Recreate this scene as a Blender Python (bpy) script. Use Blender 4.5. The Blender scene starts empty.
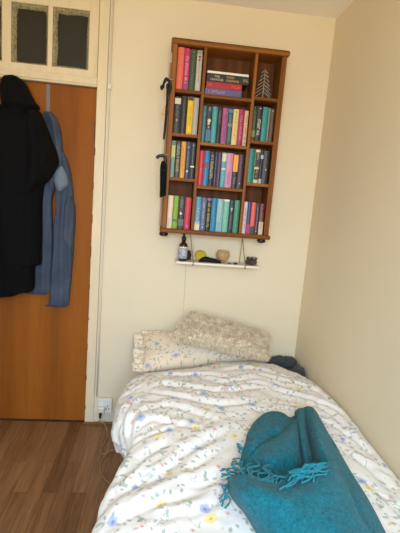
import bpy, bmesh, math, random
import numpy as np
from mathutils import Vector, Matrix, noise

random.seed(7)
SC = bpy.context.scene
COL = SC.collection

# ------------------------------------------------------------------ camera
F, YAW, PITCH, ROLL = 417.76, 0.102435, -0.164213, 0.080682
CAM = np.array([0.0, -2.45125, 1.43879])
W, H = 400, 533
def _rot():
    cy, sy = math.cos(YAW), math.sin(YAW)
    fw = np.array([sy*math.cos(PITCH), cy*math.cos(PITCH), math.sin(PITCH)])
    r = np.array([cy, -sy, 0.0]); u = np.cross(r, fw)
    cr, sr = math.cos(ROLL), math.sin(ROLL)
    return cr*r+sr*u, -sr*r+cr*u, fw
RX, UX, FX = _rot()
def on(px, py, ax, v):
    """point of the photograph's pixel on the world plane coordinate[ax] = v"""
    d = FX+(px-W/2)/F*RX-(py-H/2)/F*UX
    return CAM+d*(v-CAM[ax])/d[ax]
def at_y(px, py, y): return Vector(on(px, py, 1, y))
def at_z(px, py, z): return Vector(on(px, py, 2, z))

cd = bpy.data.cameras.new('camera'); cam = bpy.data.objects.new('camera', cd); COL.objects.link(cam)
cd.sensor_fit = 'VERTICAL'; cd.sensor_height = 24; cd.lens = F*24/H; cd.clip_start = 0.02
M = Matrix.Identity(4)
for i in range(3):
    M[i][0] = RX[i]; M[i][1] = UX[i]; M[i][2] = -FX[i]; M[i][3] = CAM[i]
cam.matrix_world = M
SC.camera = cam

# ------------------------------------------------------------------ materials
def lin(c):
    return tuple(((x/255)/12.92 if x/255 <= .04045 else ((x/255+.055)/1.055)**2.4) for x in c)
class NT:
    def __init__(s, name):
        s.m = bpy.data.materials.new(name); s.m.use_nodes = True
        s.t = s.m.node_tree; s.b = s.t.nodes['Principled BSDF']
    def n(s, typ, **kw):
        nd = s.t.nodes.new(typ)
        for k, v in kw.items(): setattr(nd, k, v)
        return nd
    def l(s, a, b): s.t.links.new(a, b)
    def val(s, sock, v):
        if hasattr(v, 'is_output') or isinstance(v, bpy.types.NodeSocket): s.l(v, sock)
        else: sock.default_value = v
    def math(s, op, a, b=0.0, c=None, clamp=False):
        nd = s.n('ShaderNodeMath', operation=op, use_clamp=clamp)
        s.val(nd.inputs[0], a); s.val(nd.inputs[1], b)
        if c is not None: s.val(nd.inputs[2], c)
        return nd.outputs[0]
    def vm(s, op, a, b=None):
        nd = s.n('ShaderNodeVectorMath', operation=op); s.val(nd.inputs[0], a)
        if b is not None: s.val(nd.inputs[1], b)
        return nd.outputs[0]
    def mix(s, f, a, b):
        nd = s.n('ShaderNodeMix', data_type='RGBA'); s.val(nd.inputs[0], f)
        s.val(nd.inputs[6], a if not isinstance(a, tuple) else (*a[:3], 1)); s.val(nd.inputs[7], b if not isinstance(b, tuple) else (*b[:3], 1))
        return nd.outputs[2]
    def noise(s, vec, scale, detail=3, rough=.55, dist=0.0, dim='3D'):
        nd = s.n('ShaderNodeTexNoise', noise_dimensions=dim); s.l(vec, nd.inputs['Vector'])
        nd.inputs['Scale'].default_value = scale; nd.inputs['Detail'].default_value = detail
        nd.inputs['Roughness'].default_value = rough; nd.inputs['Distortion'].default_value = dist
        return nd.outputs['Fac']
    def ramp(s, f, stops):
        nd = s.n('ShaderNodeValToRGB'); s.l(f, nd.inputs[0]); e = nd.color_ramp.elements
        while len(e) < len(stops): e.new(.5)
        for k, (p, c) in enumerate(stops): e[k].position = p; e[k].color = (*c[:3], 1)
        return nd.outputs[0]
    def coord(s, kind='Object'): return s.n('ShaderNodeTexCoord').outputs[kind]
    def mapping(s, vec, scale=(1, 1, 1), loc=(0, 0, 0), rot=(0, 0, 0)):
        nd = s.n('ShaderNodeMapping'); s.l(vec, nd.inputs[0]); nd.inputs['Scale'].default_value = scale
        nd.inputs['Location'].default_value = loc; nd.inputs['Rotation'].default_value = rot
        return nd.outputs[0]
    def bump(s, h, strength=.3, dist=.005):
        nd = s.n('ShaderNodeBump'); s.l(h, nd.inputs['Height']); nd.inputs['Strength'].default_value = strength
        nd.inputs['Distance'].default_value = dist; s.l(nd.outputs[0], s.b.inputs['Normal'])
    def base(s, v):
        if isinstance(v, tuple): s.b.inputs['Base Color'].default_value = (*v[:3], 1)
        else: s.l(v, s.b.inputs['Base Color'])
    def set(s, **kw):
        for k, v in kw.items(): s.b.inputs[k.replace('_', ' ')].default_value = v
        return s

_plain = {}
def plain(rgb, rough=.55, var=.12, metal=0.0, spec=.5):
    key = (rgb, rough, var, metal, spec)
    if key in _plain: return _plain[key]
    t = NT('plain_%d_%d_%d' % rgb); c = lin(rgb); v = t.coord()
    f = t.noise(v, 60, 3)
    t.base(t.mix(f, tuple(x*(1-var) for x in c), tuple(min(1, x*(1+var)) for x in c)))
    t.set(Roughness=rough, Metallic=metal); t.b.inputs['Specular IOR Level'].default_value = spec
    _plain[key] = t.m; return t.m

def mat_paint(name, rgb, rough=.6, bump=.08, mottling=.05):
    t = NT(name); c = lin(rgb); v = t.coord()
    f = t.noise(v, 2.2, 4); g = t.noise(v, 140, 3)
    t.base(t.mix(f, tuple(x*(1-mottling) for x in c), tuple(min(1, x*(1+mottling)) for x in c)))
    t.set(Roughness=rough); t.b.inputs['Specular IOR Level'].default_value = .3
    t.bump(g, bump, .002); return t.m
def mat_oldpaint(name, rgb, under):
    t = NT(name); c = lin(rgb); v = t.coord()
    f = t.noise(v, 9, 6, .65); k = t.ramp(f, [(.0, (1, 1, 1)), (.27, (1, 1, 1)), (.30, (0, 0, 0))])
    st = t.noise(t.mapping(v, (14, 14, 2)), 2, 5)
    t.base(t.mix(k, t.mix(st, tuple(x*.86 for x in c), tuple(min(1, x*1.06) for x in c)), lin(under)))
    t.set(Roughness=.45); t.bump(f, .15, .003); return t.m
def mat_wood(name, dark, mid, light, axis='z', rough=.35, sc=1.0, ring=9):
    t = NT(name); v = t.coord()
    s = {'x': (.9, 14, 14), 'y': (14, .9, 14), 'z': (14, 14, .9)}[axis]
    m = t.mapping(v, tuple(k*sc for k in s))
    w = t.noise(m, 1.6, 5, .6, .6); fine = t.noise(t.mapping(v, tuple(k*sc*7 for k in s)), 1.3, 3)
    wv = t.n('ShaderNodeTexWave', wave_type='BANDS', bands_direction='X' if axis != 'x' else 'Z')
    t.l(t.mapping(v, tuple(k*.12*sc*ring/9 for k in s)), wv.inputs['Vector'])
    wv.inputs['Scale'].default_value = 2.6; wv.inputs['Distortion'].default_value = 7; wv.inputs['Detail'].default_value = 3
    f = t.math('ADD', t.math('MULTIPLY', w, .55), t.math('MULTIPLY', wv.outputs['Fac'], .25))
    f = t.math('ADD', f, t.math('MULTIPLY', fine, .2))
    t.base(t.ramp(f, [(.25, lin(dark)), (.5, lin(mid)), (.75, lin(light))]))
    t.set(Roughness=rough); t.b.inputs['Specular IOR Level'].default_value = .22; t.bump(fine, .06, .001); return t.m

M_WALL = mat_paint('cream_wall_paint', (230, 216, 186), .65, .10, .03)
M_WALLP = mat_paint('pale_wall_paint', (232, 228, 220), .65, .10, .03)
M_CEIL = mat_paint('ceiling_paint', (246, 242, 234), .8, .12, .03)
M_GLOSS = mat_oldpaint('old_cream_gloss_paint', (232, 214, 178), (120, 96, 66))
M_GLOSSW = mat_oldpaint('chipped_white_gloss_paint', (226, 216, 192), (110, 90, 66))
M_DOOR = mat_wood('orange_oak_veneer', (126, 70, 14), (146, 82, 18), (160, 93, 26), 'z', .6, 1.0, 2.2)
M_PINEZ = mat_wood('stained_pine_upright', (98, 54, 16), (134, 80, 28), (158, 100, 40), 'z', .5, 1.2)
M_PINEX = mat_wood('stained_pine_level', (98, 54, 16), (134, 80, 28), (158, 100, 40), 'x', .5, 1.2)
M_BACK = mat_wood('stained_back_board', (78, 44, 18), (100, 58, 24), (118, 70, 32), 'z', .6, 1.0)
M_SKIRTWOOD = mat_wood('brown_wood_strip', (96, 62, 36), (126, 82, 48), (150, 104, 66), 'x', .45, 1.0)
M_DIVAN = plain((214, 206, 192), .9)
M_MATT = plain((232, 228, 220), .9)
M_BLACKPL = plain((18, 17, 17), .4)

def mat_floor():
    t = NT('oak_laminate'); v = t.coord()
    m = t.mapping(v, (1, 1, 1), rot=(0, 0, math.radians(90)))
    br = t.n('ShaderNodeTexBrick', offset=.37, offset_frequency=2)
    t.l(m, br.inputs['Vector'])
    br.inputs['Scale'].default_value = 1; br.inputs['Brick Width'].default_value = .62; br.inputs['Row Height'].default_value = .068
    br.inputs['Mortar Size'].default_value = .0008; br.inputs['Mortar Smooth'].default_value = .1
    br.inputs['Color1'].default_value = (0, 0, 0, 1); br.inputs['Color2'].default_value = (1, 1, 1, 1); br.inputs['Mortar'].default_value = (.5, .5, .5, 1)
    sep = t.n('ShaderNodeSeparateColor'); t.l(br.outputs['Color'], sep.inputs[0]); rnd = sep.outputs[0]
    off = t.n('ShaderNodeCombineXYZ'); t.l(t.math('MULTIPLY', rnd, 7), off.inputs[0]); t.l(t.math('MULTIPLY', rnd, 13), off.inputs[1])
    vv = t.vm('ADD', v, off.outputs[0])
    g = t.noise(t.mapping(vv, (26, 2.2, 1)), 1.6, 6, .62, 1.2); g2 = t.noise(t.mapping(vv, (160, 6, 1)), 1.2, 3)
    f = t.math('ADD', t.math('MULTIPLY', g, .62), t.math('MULTIPLY', g2, .18)); f = t.math('ADD', f, t.math('MULTIPLY', rnd, .22))
    c = t.ramp(f, [(.28, lin((84, 54, 30))), (.5, lin((122, 82, 48))), (.72, lin((152, 110, 70)))])
    t.base(t.mix(br.outputs['Fac'], c, lin((70, 42, 22)))); t.set(Roughness=.42); t.bump(g2, .05, .001); return t.m
M_FLOOR = mat_floor()

def mat_floral(name='floral_cotton', ground=(233, 228, 219)):
    t = NT(name); uv = t.coord('UV')
    nz = t.n('ShaderNodeTexNoise', noise_dimensions='2D'); t.l(uv, nz.inputs['Vector']); nz.inputs['Scale'].default_value = 22; nz.inputs['Detail'].default_value = 2
    p = t.vm('ADD', uv, t.vm('MULTIPLY', t.vm('SUBTRACT', nz.outputs['Color'], (.5, .5, .5)), (.012, .012, 0)))
    def cells(scale, off):
        q = t.vm('ADD', p, off)
        vo = t.n('ShaderNodeTexVoronoi', voronoi_dimensions='2D', feature='F1'); t.l(q, vo.inputs['Vector']); vo.inputs['Scale'].default_value = scale
        vo.inputs['Randomness'].default_value = .9
        loc = t.vm('SUBTRACT', q, vo.outputs['Position'])
        s = t.n('ShaderNodeSeparateXYZ'); t.l(loc, s.inputs[0])
        c = t.n('ShaderNodeSeparateColor'); t.l(vo.outputs['Color'], c.inputs[0])
        return s.outputs[0], s.outputs[1], c.outputs[0], c.outputs[1], c.outputs[2]
    def rotd(x, y, r):
        a = t.math('MULTIPLY', r, 6.283); ca = t.math('COSINE', a); sa = t.math('SINE', a)
        return (t.math('ADD', t.math('MULTIPLY', x, ca), t.math('MULTIPLY', y, sa)),
                t.math('SUBTRACT', t.math('MULTIPLY', y, ca), t.math('MULTIPLY', x, sa)))
    def smaller(d, r, soft=.0012):
        return t.math('DIVIDE', t.math('SUBTRACT', r, d), soft, clamp=True)
    white = lin(ground)
    col = t.mix(t.noise(uv, 5, 3), tuple(x*.97 for x in white), white)
    # trailing stems
    st = t.noise(p, 9, 1, .5, 1.5, dim='2D')
    line = smaller(t.math('ABSOLUTE', t.math('SUBTRACT', st, .5)), .013, .012)
    gate = t.math('GREATER_THAN', t.noise(t.vm('ADD', p, (3, 7, 0)), 7, 2, dim='2D'), .52)
    col = t.mix(t.math('MULTIPLY', t.math('MULTIPLY', line, gate), .75), col, lin((150, 160, 142)))
    # leaves and buds
    clus = t.math('MULTIPLY', t.math('SUBTRACT', t.noise(t.vm('ADD', p, (11, 3, 0)), 8, 2, dim='2D'), .40), 12, clamp=True)
    for sc, off, a, b, keep, cols in ((26, (0, 0, 0), .0115, .0056, .80, ((122, 142, 122), (146, 160, 150), (140, 150, 178))),
                                      (31, (5.3, 2.1, 0), .0085, .0052, .72, ((128, 148, 128), (190, 150, 140), (136, 146, 180))),
                                      (17, (8.3, 4.1, 0), .0145, .0072, .66, ((128, 150, 124), (150, 162, 140), (206, 188, 110)))):
        x, y, r1, r2, r3 = cells(sc, off); rx, ry = rotd(x, y, r2)
        d = t.math('SQRT', t.math('ADD', t.math('POWER', t.math('DIVIDE', t.math('ABSOLUTE', rx), a), 2), t.math('POWER', t.math('DIVIDE', t.math('ABSOLUTE', ry), b), 2)))
        k = t.math('MULTIPLY', t.math('MULTIPLY', smaller(d, 1.0, .45), clus), t.math('LESS_THAN', r1, keep))
        cc = t.mix(t.math('GREATER_THAN', r3, .55), lin(cols[0]), lin(cols[1])); cc = t.mix(t.math('GREATER_THAN', r3, .8), cc, lin(cols[2]))
        col = t.mix(t.math('MULTIPLY', k, .66), col, cc)
    # flowers
    for sc, off, R, keep, c1, c2, cen in ((7.5, (1.7, .4, 0), .0225, .72, (140, 160, 204), (164, 178, 212), (108, 126, 178)),
                                           (6.2, (4.2, 9.3, 0), .0225, .62, (232, 206, 92), (238, 216, 128), (206, 166, 50)),
                                           (9.5, (7.9, 3.6, 0), .0135, .6, (218, 156, 144), (226, 178, 166), (196, 120, 110))):
        x, y, r1, r2, r3 = cells(sc, off)
        an = t.math('ADD', t.math('ARCTAN2', y, x), t.math('MULTIPLY', r2, 6.283))
        pet = t.math('ADD', .92, t.math('MULTIPLY', t.math('COSINE', t.math('MULTIPLY', an, 5)), .08))
        d = t.math('SQRT', t.math('ADD', t.math('MULTIPLY', x, x), t.math('MULTIPLY', y, y)))
        rad = t.math('MULTIPLY', t.math('MULTIPLY', pet, R), t.math('ADD', .65, t.math('MULTIPLY', r3, .4)))
        on_ = t.math('LESS_THAN', r1, keep)
        col = t.mix(t.math('MULTIPLY', t.math('MULTIPLY', smaller(d, rad, .007), on_), .85), col, t.mix(r3, lin(c1), lin(c2)))
        col = t.mix(t.math('MULTIPLY', t.math('MULTIPLY', smaller(d, R*.27, .003), on_), .8), col, lin(cen))
    t.base(col); t.set(Roughness=.85); t.b.inputs['Specular IOR Level'].default_value = .2
    t.b.inputs['Sheen Weight'].default_value = .15
    t.bump(t.noise(uv, 900, 2), .06, .0006)
    return t.m
M_FLORAL = mat_floral()
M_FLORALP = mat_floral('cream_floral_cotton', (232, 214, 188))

def mat_cloth(name, c1, c2, scale=300, bump=.4, sheen=.3, big=8, rough=.9, dist=.002):
    t = NT(name); v = t.coord()
    f = t.noise(v, scale, 3, .7); g = t.noise(v, big, 4)
    k = t.math('ADD', t.math('MULTIPLY', f, .6), t.math('MULTIPLY', g, .4))
    t.base(t.ramp(k, [(.3, lin(c1)), (.7, lin(c2))])); t.set(Roughness=rough)
    t.b.inputs['Sheen Weight'].default_value = sheen; t.b.inputs['Specular IOR Level'].default_value = .15
    t.bump(f, bump, dist); return t.m
M_TEAL = mat_cloth('teal_chenille', (7, 76, 89), (28, 119, 131), 140, 1.0, .12, 70, .95, .005)
M_COAT = mat_cloth('black_wool', (6, 5, 6), (13, 12, 13), 260, .3, .0, 6)
M_DENIM = mat_cloth('blue_denim', (48, 57, 74), (88, 99, 117), 320, .3, .05, 9)
M_DENIML = mat_cloth('pale_denim_inside', (98, 110, 126), (136, 148, 160), 320, .3, .1, 9)
M_FUR = mat_cloth('cream_shaggy_fur', (216, 198, 168), (232, 217, 191), 40, .1, .2, 10)
M_DARKCLOTH = mat_cloth('charcoal_cloth', (46, 49, 50), (84, 87, 88), 200, .3, .1, 12)

# ------------------------------------------------------------------ builders
def obj(name, bm, mat, parent=None, smooth=False):
    me = bpy.data.meshes.new(name); bm.normal_update(); bm.to_mesh(me); bm.free()
    o = bpy.data.objects.new(name, me); COL.objects.link(o)
    if mat: me.materials.append(mat)
    if smooth: me.shade_smooth()
    if parent: o.parent = parent; o.matrix_parent_inverse = parent.matrix_world.inverted()
    return o
def tag(o, label, cat, group=None):
    o['label'] = label; o['category'] = cat
    if group: o['group'] = group
    return o
def thing(name, label, cat, loc=(0, 0, 0), group=None):
    o = bpy.data.objects.new(name, None); COL.objects.link(o); o.location = loc; o.empty_display_size = .05
    o.matrix_world = Matrix.Translation(loc)
    return tag(o, label, cat, group)
def struct(o): o['kind'] = 'structure'; return o
def sroot(name, loc=(0, 0, 0)):
    o = bpy.data.objects.new(name, None); COL.objects.link(o); o.location = loc; o.matrix_world = Matrix.Translation(loc); return struct(o)
def box(bm, x0, x1, y0, y1, z0, z1, bev=0.0, seg=2):
    vs = [bm.verts.new((x, y, z)) for x in (x0, x1) for y in (y0, y1) for z in (z0, z1)]
    fs = [(0, 1, 3, 2), (4, 6, 7, 5), (0, 4, 5, 1), (2, 3, 7, 6), (0, 2, 6, 4), (1, 5, 7, 3)]
    F_ = [bm.faces.new([vs[i] for i in f]) for f in fs]
    if bev > 0:
        es = list({e for f in F_ for e in f.edges})
        bmesh.ops.bevel(bm, geom=es, offset=bev, segments=seg, affect='EDGES', profile=.5)
    return bm
def boxbm(*a, **k): return box(bmesh.new(), *a, **k)
def catmull(pts, n):
    P = np.array([list(p) for p in pts], float); m = len(P); out = []
    for t in np.linspace(0, m-1, n):
        i = min(int(t), m-2); u = t-i
        p0 = P[max(i-1, 0)]; p1 = P[i]; p2 = P[i+1]; p3 = P[min(i+2, m-1)]
        out.append(.5*((2*p1)+(-p0+p2)*u+(2*p0-5*p1+4*p2-p3)*u*u+(-p0+3*p1-3*p2+p3)*u**3))
    return np.array(out)
def tube(bm, pts, r, n=6, caps=True):
    P = [Vector(p) for p in pts]; rr = r if isinstance(r, (list, tuple, np.ndarray)) else [r]*len(P)
    rings = []; up = None
    for i, p in enumerate(P):
        d = (P[min(i+1, len(P)-1)]-P[max(i-1, 0)])
        d = d.normalized() if d.length > 1e-9 else Vector((0, 0, 1))
        if up is None:
            up = d.orthogonal().normalized()
        else:
            up = (up-d*up.dot(d)); up = up.normalized() if up.length > 1e-6 else d.orthogonal().normalized()
        s = d.cross(up)
        rings.append([bm.verts.new(p+(up*math.cos(a)+s*math.sin(a))*rr[i]) for a in [2*math.pi*k/n for k in range(n)]])
    for a, b in zip(rings, rings[1:]):
        for k in range(n): bm.faces.new((a[k], a[(k+1) % n], b[(k+1) % n], b[k]))
    if caps: bm.faces.new(rings[0][::-1]); bm.faces.new(rings[-1])
    return bm
def lathe(bm, prof, c, n=24):
    rings = [[bm.verts.new((c[0]+r*math.cos(2*math.pi*k/n), c[1]+r*math.sin(2*math.pi*k/n), c[2]+z)) for k in range(n)] for r, z in prof]
    for a, b in zip(rings, rings[1:]):
        for k in range(n): bm.faces.new((a[k], a[(k+1) % n], b[(k+1) % n], b[k]))
    if prof[0][0] > 1e-4: bm.faces.new(rings[0][::-1])
    if prof[-1][0] > 1e-4: bm.faces.new(rings[-1])
    bmesh.ops.remove_doubles(bm, verts=bm.verts, dist=1e-5)
    return bm
def grid(bm, P, uv=None, closed_v=False):
    """P: array (n, m, 3)"""
    n, m = P.shape[:2]
    V = [[bm.verts.new(P[i, j]) for j in range(m)] for i in range(n)]
    L = bm.loops.layers.uv.verify() if uv is not None else None
    for i in range(n-1):
        for j in range(m if closed_v else m-1):
            j2 = (j+1) % m
            f = bm.faces.new((V[i][j], V[i][j2], V[i+1][j2], V[i+1][j]))
            if uv is not None:
                for lp, (a, b) in zip(f.loops, ((i, j), (i, j2), (i+1, j2), (i+1, j))): lp[L].uv = uv[a, b]
    return V
def nz(x, y, z=0.0): return noise.noise(Vector((x, y, z)))
def solid(o, t, off=-1, sub=0):
    m = o.modifiers.new('thickness', 'SOLIDIFY'); m.thickness = t; m.offset = off
    if sub: s = o.modifiers.new('smooth', 'SUBSURF'); s.levels = s.render_levels = sub
    return o

# ------------------------------------------------------------------ room
XR, XL, YF, ZC = 0.8988, -1.40, -3.25, 2.4756
def st(name, *a, mat=M_WALL, bev=0): return struct(obj(name, boxbm(*a, bev=bev), mat))
st('floor', XL-.1, XR+.1, YF-.1, .1, -.1, 0, mat=M_FLOOR)
st('ceiling', XL-.1, XR+.1, YF-.1, .1, ZC, ZC+.1, mat=M_CEIL)
st('wall_right', XR, XR+.1, YF, 0, 0, ZC)
st('wall_left', XL-.1, XL, YF, 0, 0, ZC, mat=M_WALLP)
bm = bmesh.new()
box(bm, -.352, XR+.1, 0, .1, 0, ZC); box(bm, XL-.1, -1.185, 0, .1, 0, ZC); box(bm, -1.185, -.352, 0, .1, 2.43, ZC); box(bm, -1.185, -.352, .09, .1, 0, 2.43)
struct(obj('wall_back', bm, M_WALL))
# window wall behind the camera, with a window that lets the daylight in
WX0, WX1, WZ0, WZ1 = -.70, .60, .90, 2.25
bm = bmesh.new()
box(bm, XL-.1, WX0, YF-.1, YF, 0, ZC); box(bm, WX1, XR+.1, YF-.1, YF, 0, ZC); box(bm, WX0, WX1, YF-.1, YF, 0, WZ0); box(bm, WX0, WX1, YF-.1, YF, WZ1, ZC)
struct(obj('wall_front', bm, M_WALLP))
wr = sroot('window_2', ((WX0+WX1)/2, YF-.06, WZ0))
bm = bmesh.new()
for a in ((WX0, WX0+.05, WZ0, WZ1), (WX1-.05, WX1, WZ0, WZ1), (WX0+.05, WX1-.05, WZ0, WZ0+.05), (WX0+.05, WX1-.05, WZ1-.05, WZ1), ((WX0+WX1)/2-.025, (WX0+WX1)/2+.025, WZ0+.05, WZ1-.05)):
    box(bm, a[0], a[1], YF-.09, YF-.04, a[2], a[3])
obj('window_frame', bm, plain((235, 235, 232), .4), wr)

# door, frame, transom
dr = sroot('door_1', (-.77, .02, 0))
obj('door_leaf', boxbm(-1.150, -.392, .018, .058, .004, 1.978, bev=.002), M_DOOR, dr)
bm = bmesh.new(); box(bm, -.3955, -.3885, .002, .017, 1.69, 1.81, bev=.001); box(bm, -.3945, -.3905, -.003, .002, 1.70, 1.80)
obj('hinge', bm, plain((62, 44, 30), .4, metal=.5), dr)
# chipped timber showing along the hinge side of the frame
bm = bmesh.new()
rn = random.Random(3)
for z in np.linspace(.1, 1.62, 9):
    h = rn.uniform(.012, .06)
    box(bm, -.3885, -.3885+rn.uniform(.003, .006), -.0165, .01, z, z+h, bev=.001)
obj('bare_wood_chip', bm, plain((104, 72, 44), .7), dr)
jam = struct(obj('trim_1', boxbm(-.388, -.335, -.016, .085, 0, 2.43, bev=.004), M_GLOSS))
tr_l = struct(obj('trim_2', boxbm(-1.215, -1.152, -.016, .085, 0, 2.43, bev=.004), M_GLOSS))
bm = bmesh.new(); box(bm, -1.152, -.388, -.010, .085, 1.982, 2.030, bev=.004); box(bm, -1.152, -.388, -.016, .0, 1.992, 2.016, bev=.004)
struct(obj('trim_3', bm, M_GLOSS))
# painted board strip at the edge of the frame, with the thin cable trunking running over it
struct(obj('trim_4', boxbm(-.333, -.317, -.010, 0, .20, ZC, bev=.002), M_GLOSSW))
tk = thing('cable_trunking', 'thin white painted cable pipe running up the wall beside the door frame', 'cable trunking', (-.318, -.012, .2))
bm = bmesh.new(); tube(bm, [(-.320, -.0145, z) for z in (.185, .8, 1.4, 1.985, ZC-.002)], .0042, 8); obj('pipe', bm, M_GLOSSW, tk, True)
bm = bmesh.new(); box(bm, -.331, -.309, -.026, -.0105, 1.975, 2.003, bev=.004); obj('junction_cap', bm, plain((228, 220, 204), .4), tk)

wn = sroot('window_1', (-.77, .03, 2.03))
px = [(-1.080, -.893), (-.846, -.658), (-.634, -.443)]; pz0, pz1 = 2.068, 2.366
bm = bmesh.new()
for a in ((-1.152, px[0][0]), (px[0][1], px[1][0]), (px[1][1], px[2][0]), (px[2][1], -.3935)): box(bm, a[0], a[1], .012, .06, 2.030, 2.43, bev=.002)
for a in px: box(bm, a[0], a[1], .012, .06, 2.030, pz0, bev=.001); box(bm, a[0], a[1], .012, .06, pz1, 2.43, bev=.001)
obj('window_frame', bm, M_GLOSS, wn)
t = NT('mottled_old_putty'); v = t.coord(); f = t.noise(v, 75, 6, .7)
t.base(t.ramp(f, [(.3, lin((86, 78, 52))), (.45, lin((140, 132, 98))), (.6, lin((176, 164, 128))), (.75, lin((112, 106, 74)))])); t.set(Roughness=.8); t.bump(f, .5, .004); M_PUTTY = t.m
t = NT('reeded_glass_dark_hall'); v = t.coord(); wv = t.n('ShaderNodeTexWave', bands_direction='DIAGONAL'); t.l(v, wv.inputs['Vector']); wv.inputs['Scale'].default_value = 34; wv.inputs['Distortion'].default_value = 1.5
t.base(t.mix(wv.outputs['Fac'], lin((42, 39, 30)), lin((50, 46, 35)))); t.set(Roughness=.4); t.b.inputs['Specular IOR Level'].default_value = .35; t.bump(wv.outputs['Fac'], .2, .002); M_PANE = t.m  # opaque pane; the unlit hallway behind it is painted into the colour
for a, b in px:
    obj('pane', boxbm(a+.004, b-.004, .043, .047, pz0+.004, pz1-.004), M_PANE, wn)
    bm = bmesh.new(); N = 26; rn = random.Random(int((a+3)*1000))
    # lumpy ring of putty and paint around the pane, wider and narrower along its length
    def side(q0, q1, inward, w):
        P = np.zeros((N, 5, 3))
        for i in range(N):
            u = i/(N-1); c = np.array(q0)*(1-u)+np.array(q1)*u; ww = w*(.70+.26*nz(u*3+a*9+w*70, w*31)+.10*nz(u*22, a*7))
            for j, (k, y) in enumerate(((0, .0425), (0, .020), (.35, .024), (.8, .034), (1, .0425))):
                P[i, j] = (c[0]+inward[0]*ww*k, y, c[1]+inward[1]*ww*k)
        grid(bm, P)
    side((a, pz0), (a, pz1), (1, 0), .030); side((b, pz1), (b, pz0), (-1, 0), .024)
    side((b, pz0), (a, pz0), (0, 1), .022); side((a, pz1), (b, pz1), (0, -1), .030)
    obj('putty', bm, M_PUTTY, wn, True)

# skirting between the frame and the bed
bm = bmesh.new(); box(bm, -.335, XR, -.014, 0, .018, .085, bev=.003); struct(obj('baseboard_back', bm, M_GLOSSW))
bm = bmesh.new(); box(bm, -.392, XR-.001, -.026, -.0162, 0, .018, bev=.003); struct(obj('trim_5', bm, M_SKIRTWOOD))
struct(obj('baseboard_right', boxbm(XR-.015, XR, YF, -.03, 0, .09, bev=.003), M_GLOSSW))
struct(obj('trim_6', boxbm(-1.152, -.392, .002, .06, 0, .004), plain((60, 40, 26), .6)))

# ------------------------------------------------------------------ bookcase
BF, BB = -.16, -.002
def clampx(P_, m): return [Vector((min(p[0], m), p[1], p[2])) for p in P_]
bc = thing('bookcase', 'reddish brown wooden bookcase hung high on the cream wall, full of paperbacks', 'bookcase', (.305, BF, 1.245))
B0, B1 = .006, .606; ZB0, ZB1 = 1.237, 2.228
obj('side_panel', boxbm(B0, B0+.026, BF, BB, 1.257, 2.198, bev=.003), M_PINEZ, bc)
obj('side_panel', boxbm(B1-.028, B1, BF, BB, 1.257, 2.198, bev=.003), M_PINEZ, bc)
obj('top_board', boxbm(B0-.008, B1+.012, BF-.010, BB, 2.198, 2.226, bev=.010, seg=4), M_PINEX, bc)
obj('bottom_board', boxbm(B0-.008, B1+.010, BF-.010, BB, 1.233, 1.257, bev=.008, seg=4), M_PINEX, bc)
obj('back_panel', boxbm(B0+.026, B1-.028, -.010, BB, 1.257, 2.198), M_BACK, bc)
D1, D2 = (.168, .184), (.437, .453)
obj('divider', boxbm(*D1, BF+.003, -.010, 1.257, 2.198, bev=.002), M_PINEZ, bc)
obj('divider', boxbm(*D2, BF+.003, -.010, 1.257, 2.198, bev=.002), M_PINEZ, bc)
CX = {'l': (B0+.026, D1[0]), 'c': (D1[1], D2[0]), 'r': (D2[1], B1-.028)}
SH = {'l': (1.983, 1.762, 1.532), 'c': (1.973, 1.729, 1.501), 'r': (1.985, 1.762, 1.538)}
for k in 'lcr':
    for z in SH[k]: obj('shelf', boxbm(CX[k][0], CX[k][1], BF+.004, -.010, z-.017, z, bev=.002), M_PINEX, bc)
for x in (B0+.016, B1-.03):
    bm = bmesh.new(); lathe(bm, [(.020, -.003), (.024, -.010), (.024, -.019), (.018, -.025)], (x, BF+.035, 1.236), 20); obj('foot', bm, M_BLACKPL, bc, True)
bm = bmesh.new(); box(bm, B0-.012, B0, -.075, BB-.001, 1.262, 2.13, bev=.003); obj('sheen_strip', bm, mat_wood('pale_sheen_wood', (176, 138, 106), (204, 168, 136), (216, 184, 152), 'z', .6), bc)  # added pale strip: the side panel's glancing reflection put in as colour

# ------------------------------------------------------------------ books
def book_parts(root, w, h, d, cover, pages=(226, 214, 190)):
    """upright book whose spine faces -y, foot of the spine's left corner at the root"""
    x, y, z = root.location; c = .0022
    bm = bmesh.new()
    box(bm, x, x+c, y+.003, y+d, z, z+h); box(bm, x+w-c, x+w, y+.003, y+d, z, z+h)
    n = 6; P = np.zeros((n+1, 2, 3))
    prof = [(x+w*i/n, y+.003-.004*math.sin(math.pi*i/n)) for i in range(n+1)]
    vo = [[bm.verts.new((a, b, zz)) for zz in (z, z+h)] for a, b in prof]; vi = [[bm.verts.new((a, y+.006, zz)) for zz in (z, z+h)] for a, b in prof]
    for i in range(n):
        bm.faces.new((vo[i][0], vo[i+1][0], vo[i+1][1], vo[i][1])); bm.faces.new((vi[i][0], vi[i][1], vi[i+1][1], vi[i+1][0]))
        bm.faces.new((vo[i][1], vo[i+1][1], vi[i+1][1], vi[i][1])); bm.faces.new((vo[i][0], vi[i][0], vi[i+1][0], vo[i+1][0]))
    obj('cover', bm, plain(cover, .42, .10), root)
    obj('pages', boxbm(x+c, x+w-c, y+.006, y+d-.004, z+.003, z+h-.003), plain(pages, .9), root)
def patch(root, name, x0, x1, z0, z1, y, rgb, rough=.42):
    return obj(name, boxbm(x0, x1, y-.0004, y+.001, z0, z1), plain(rgb, rough, .06), root)
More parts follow.
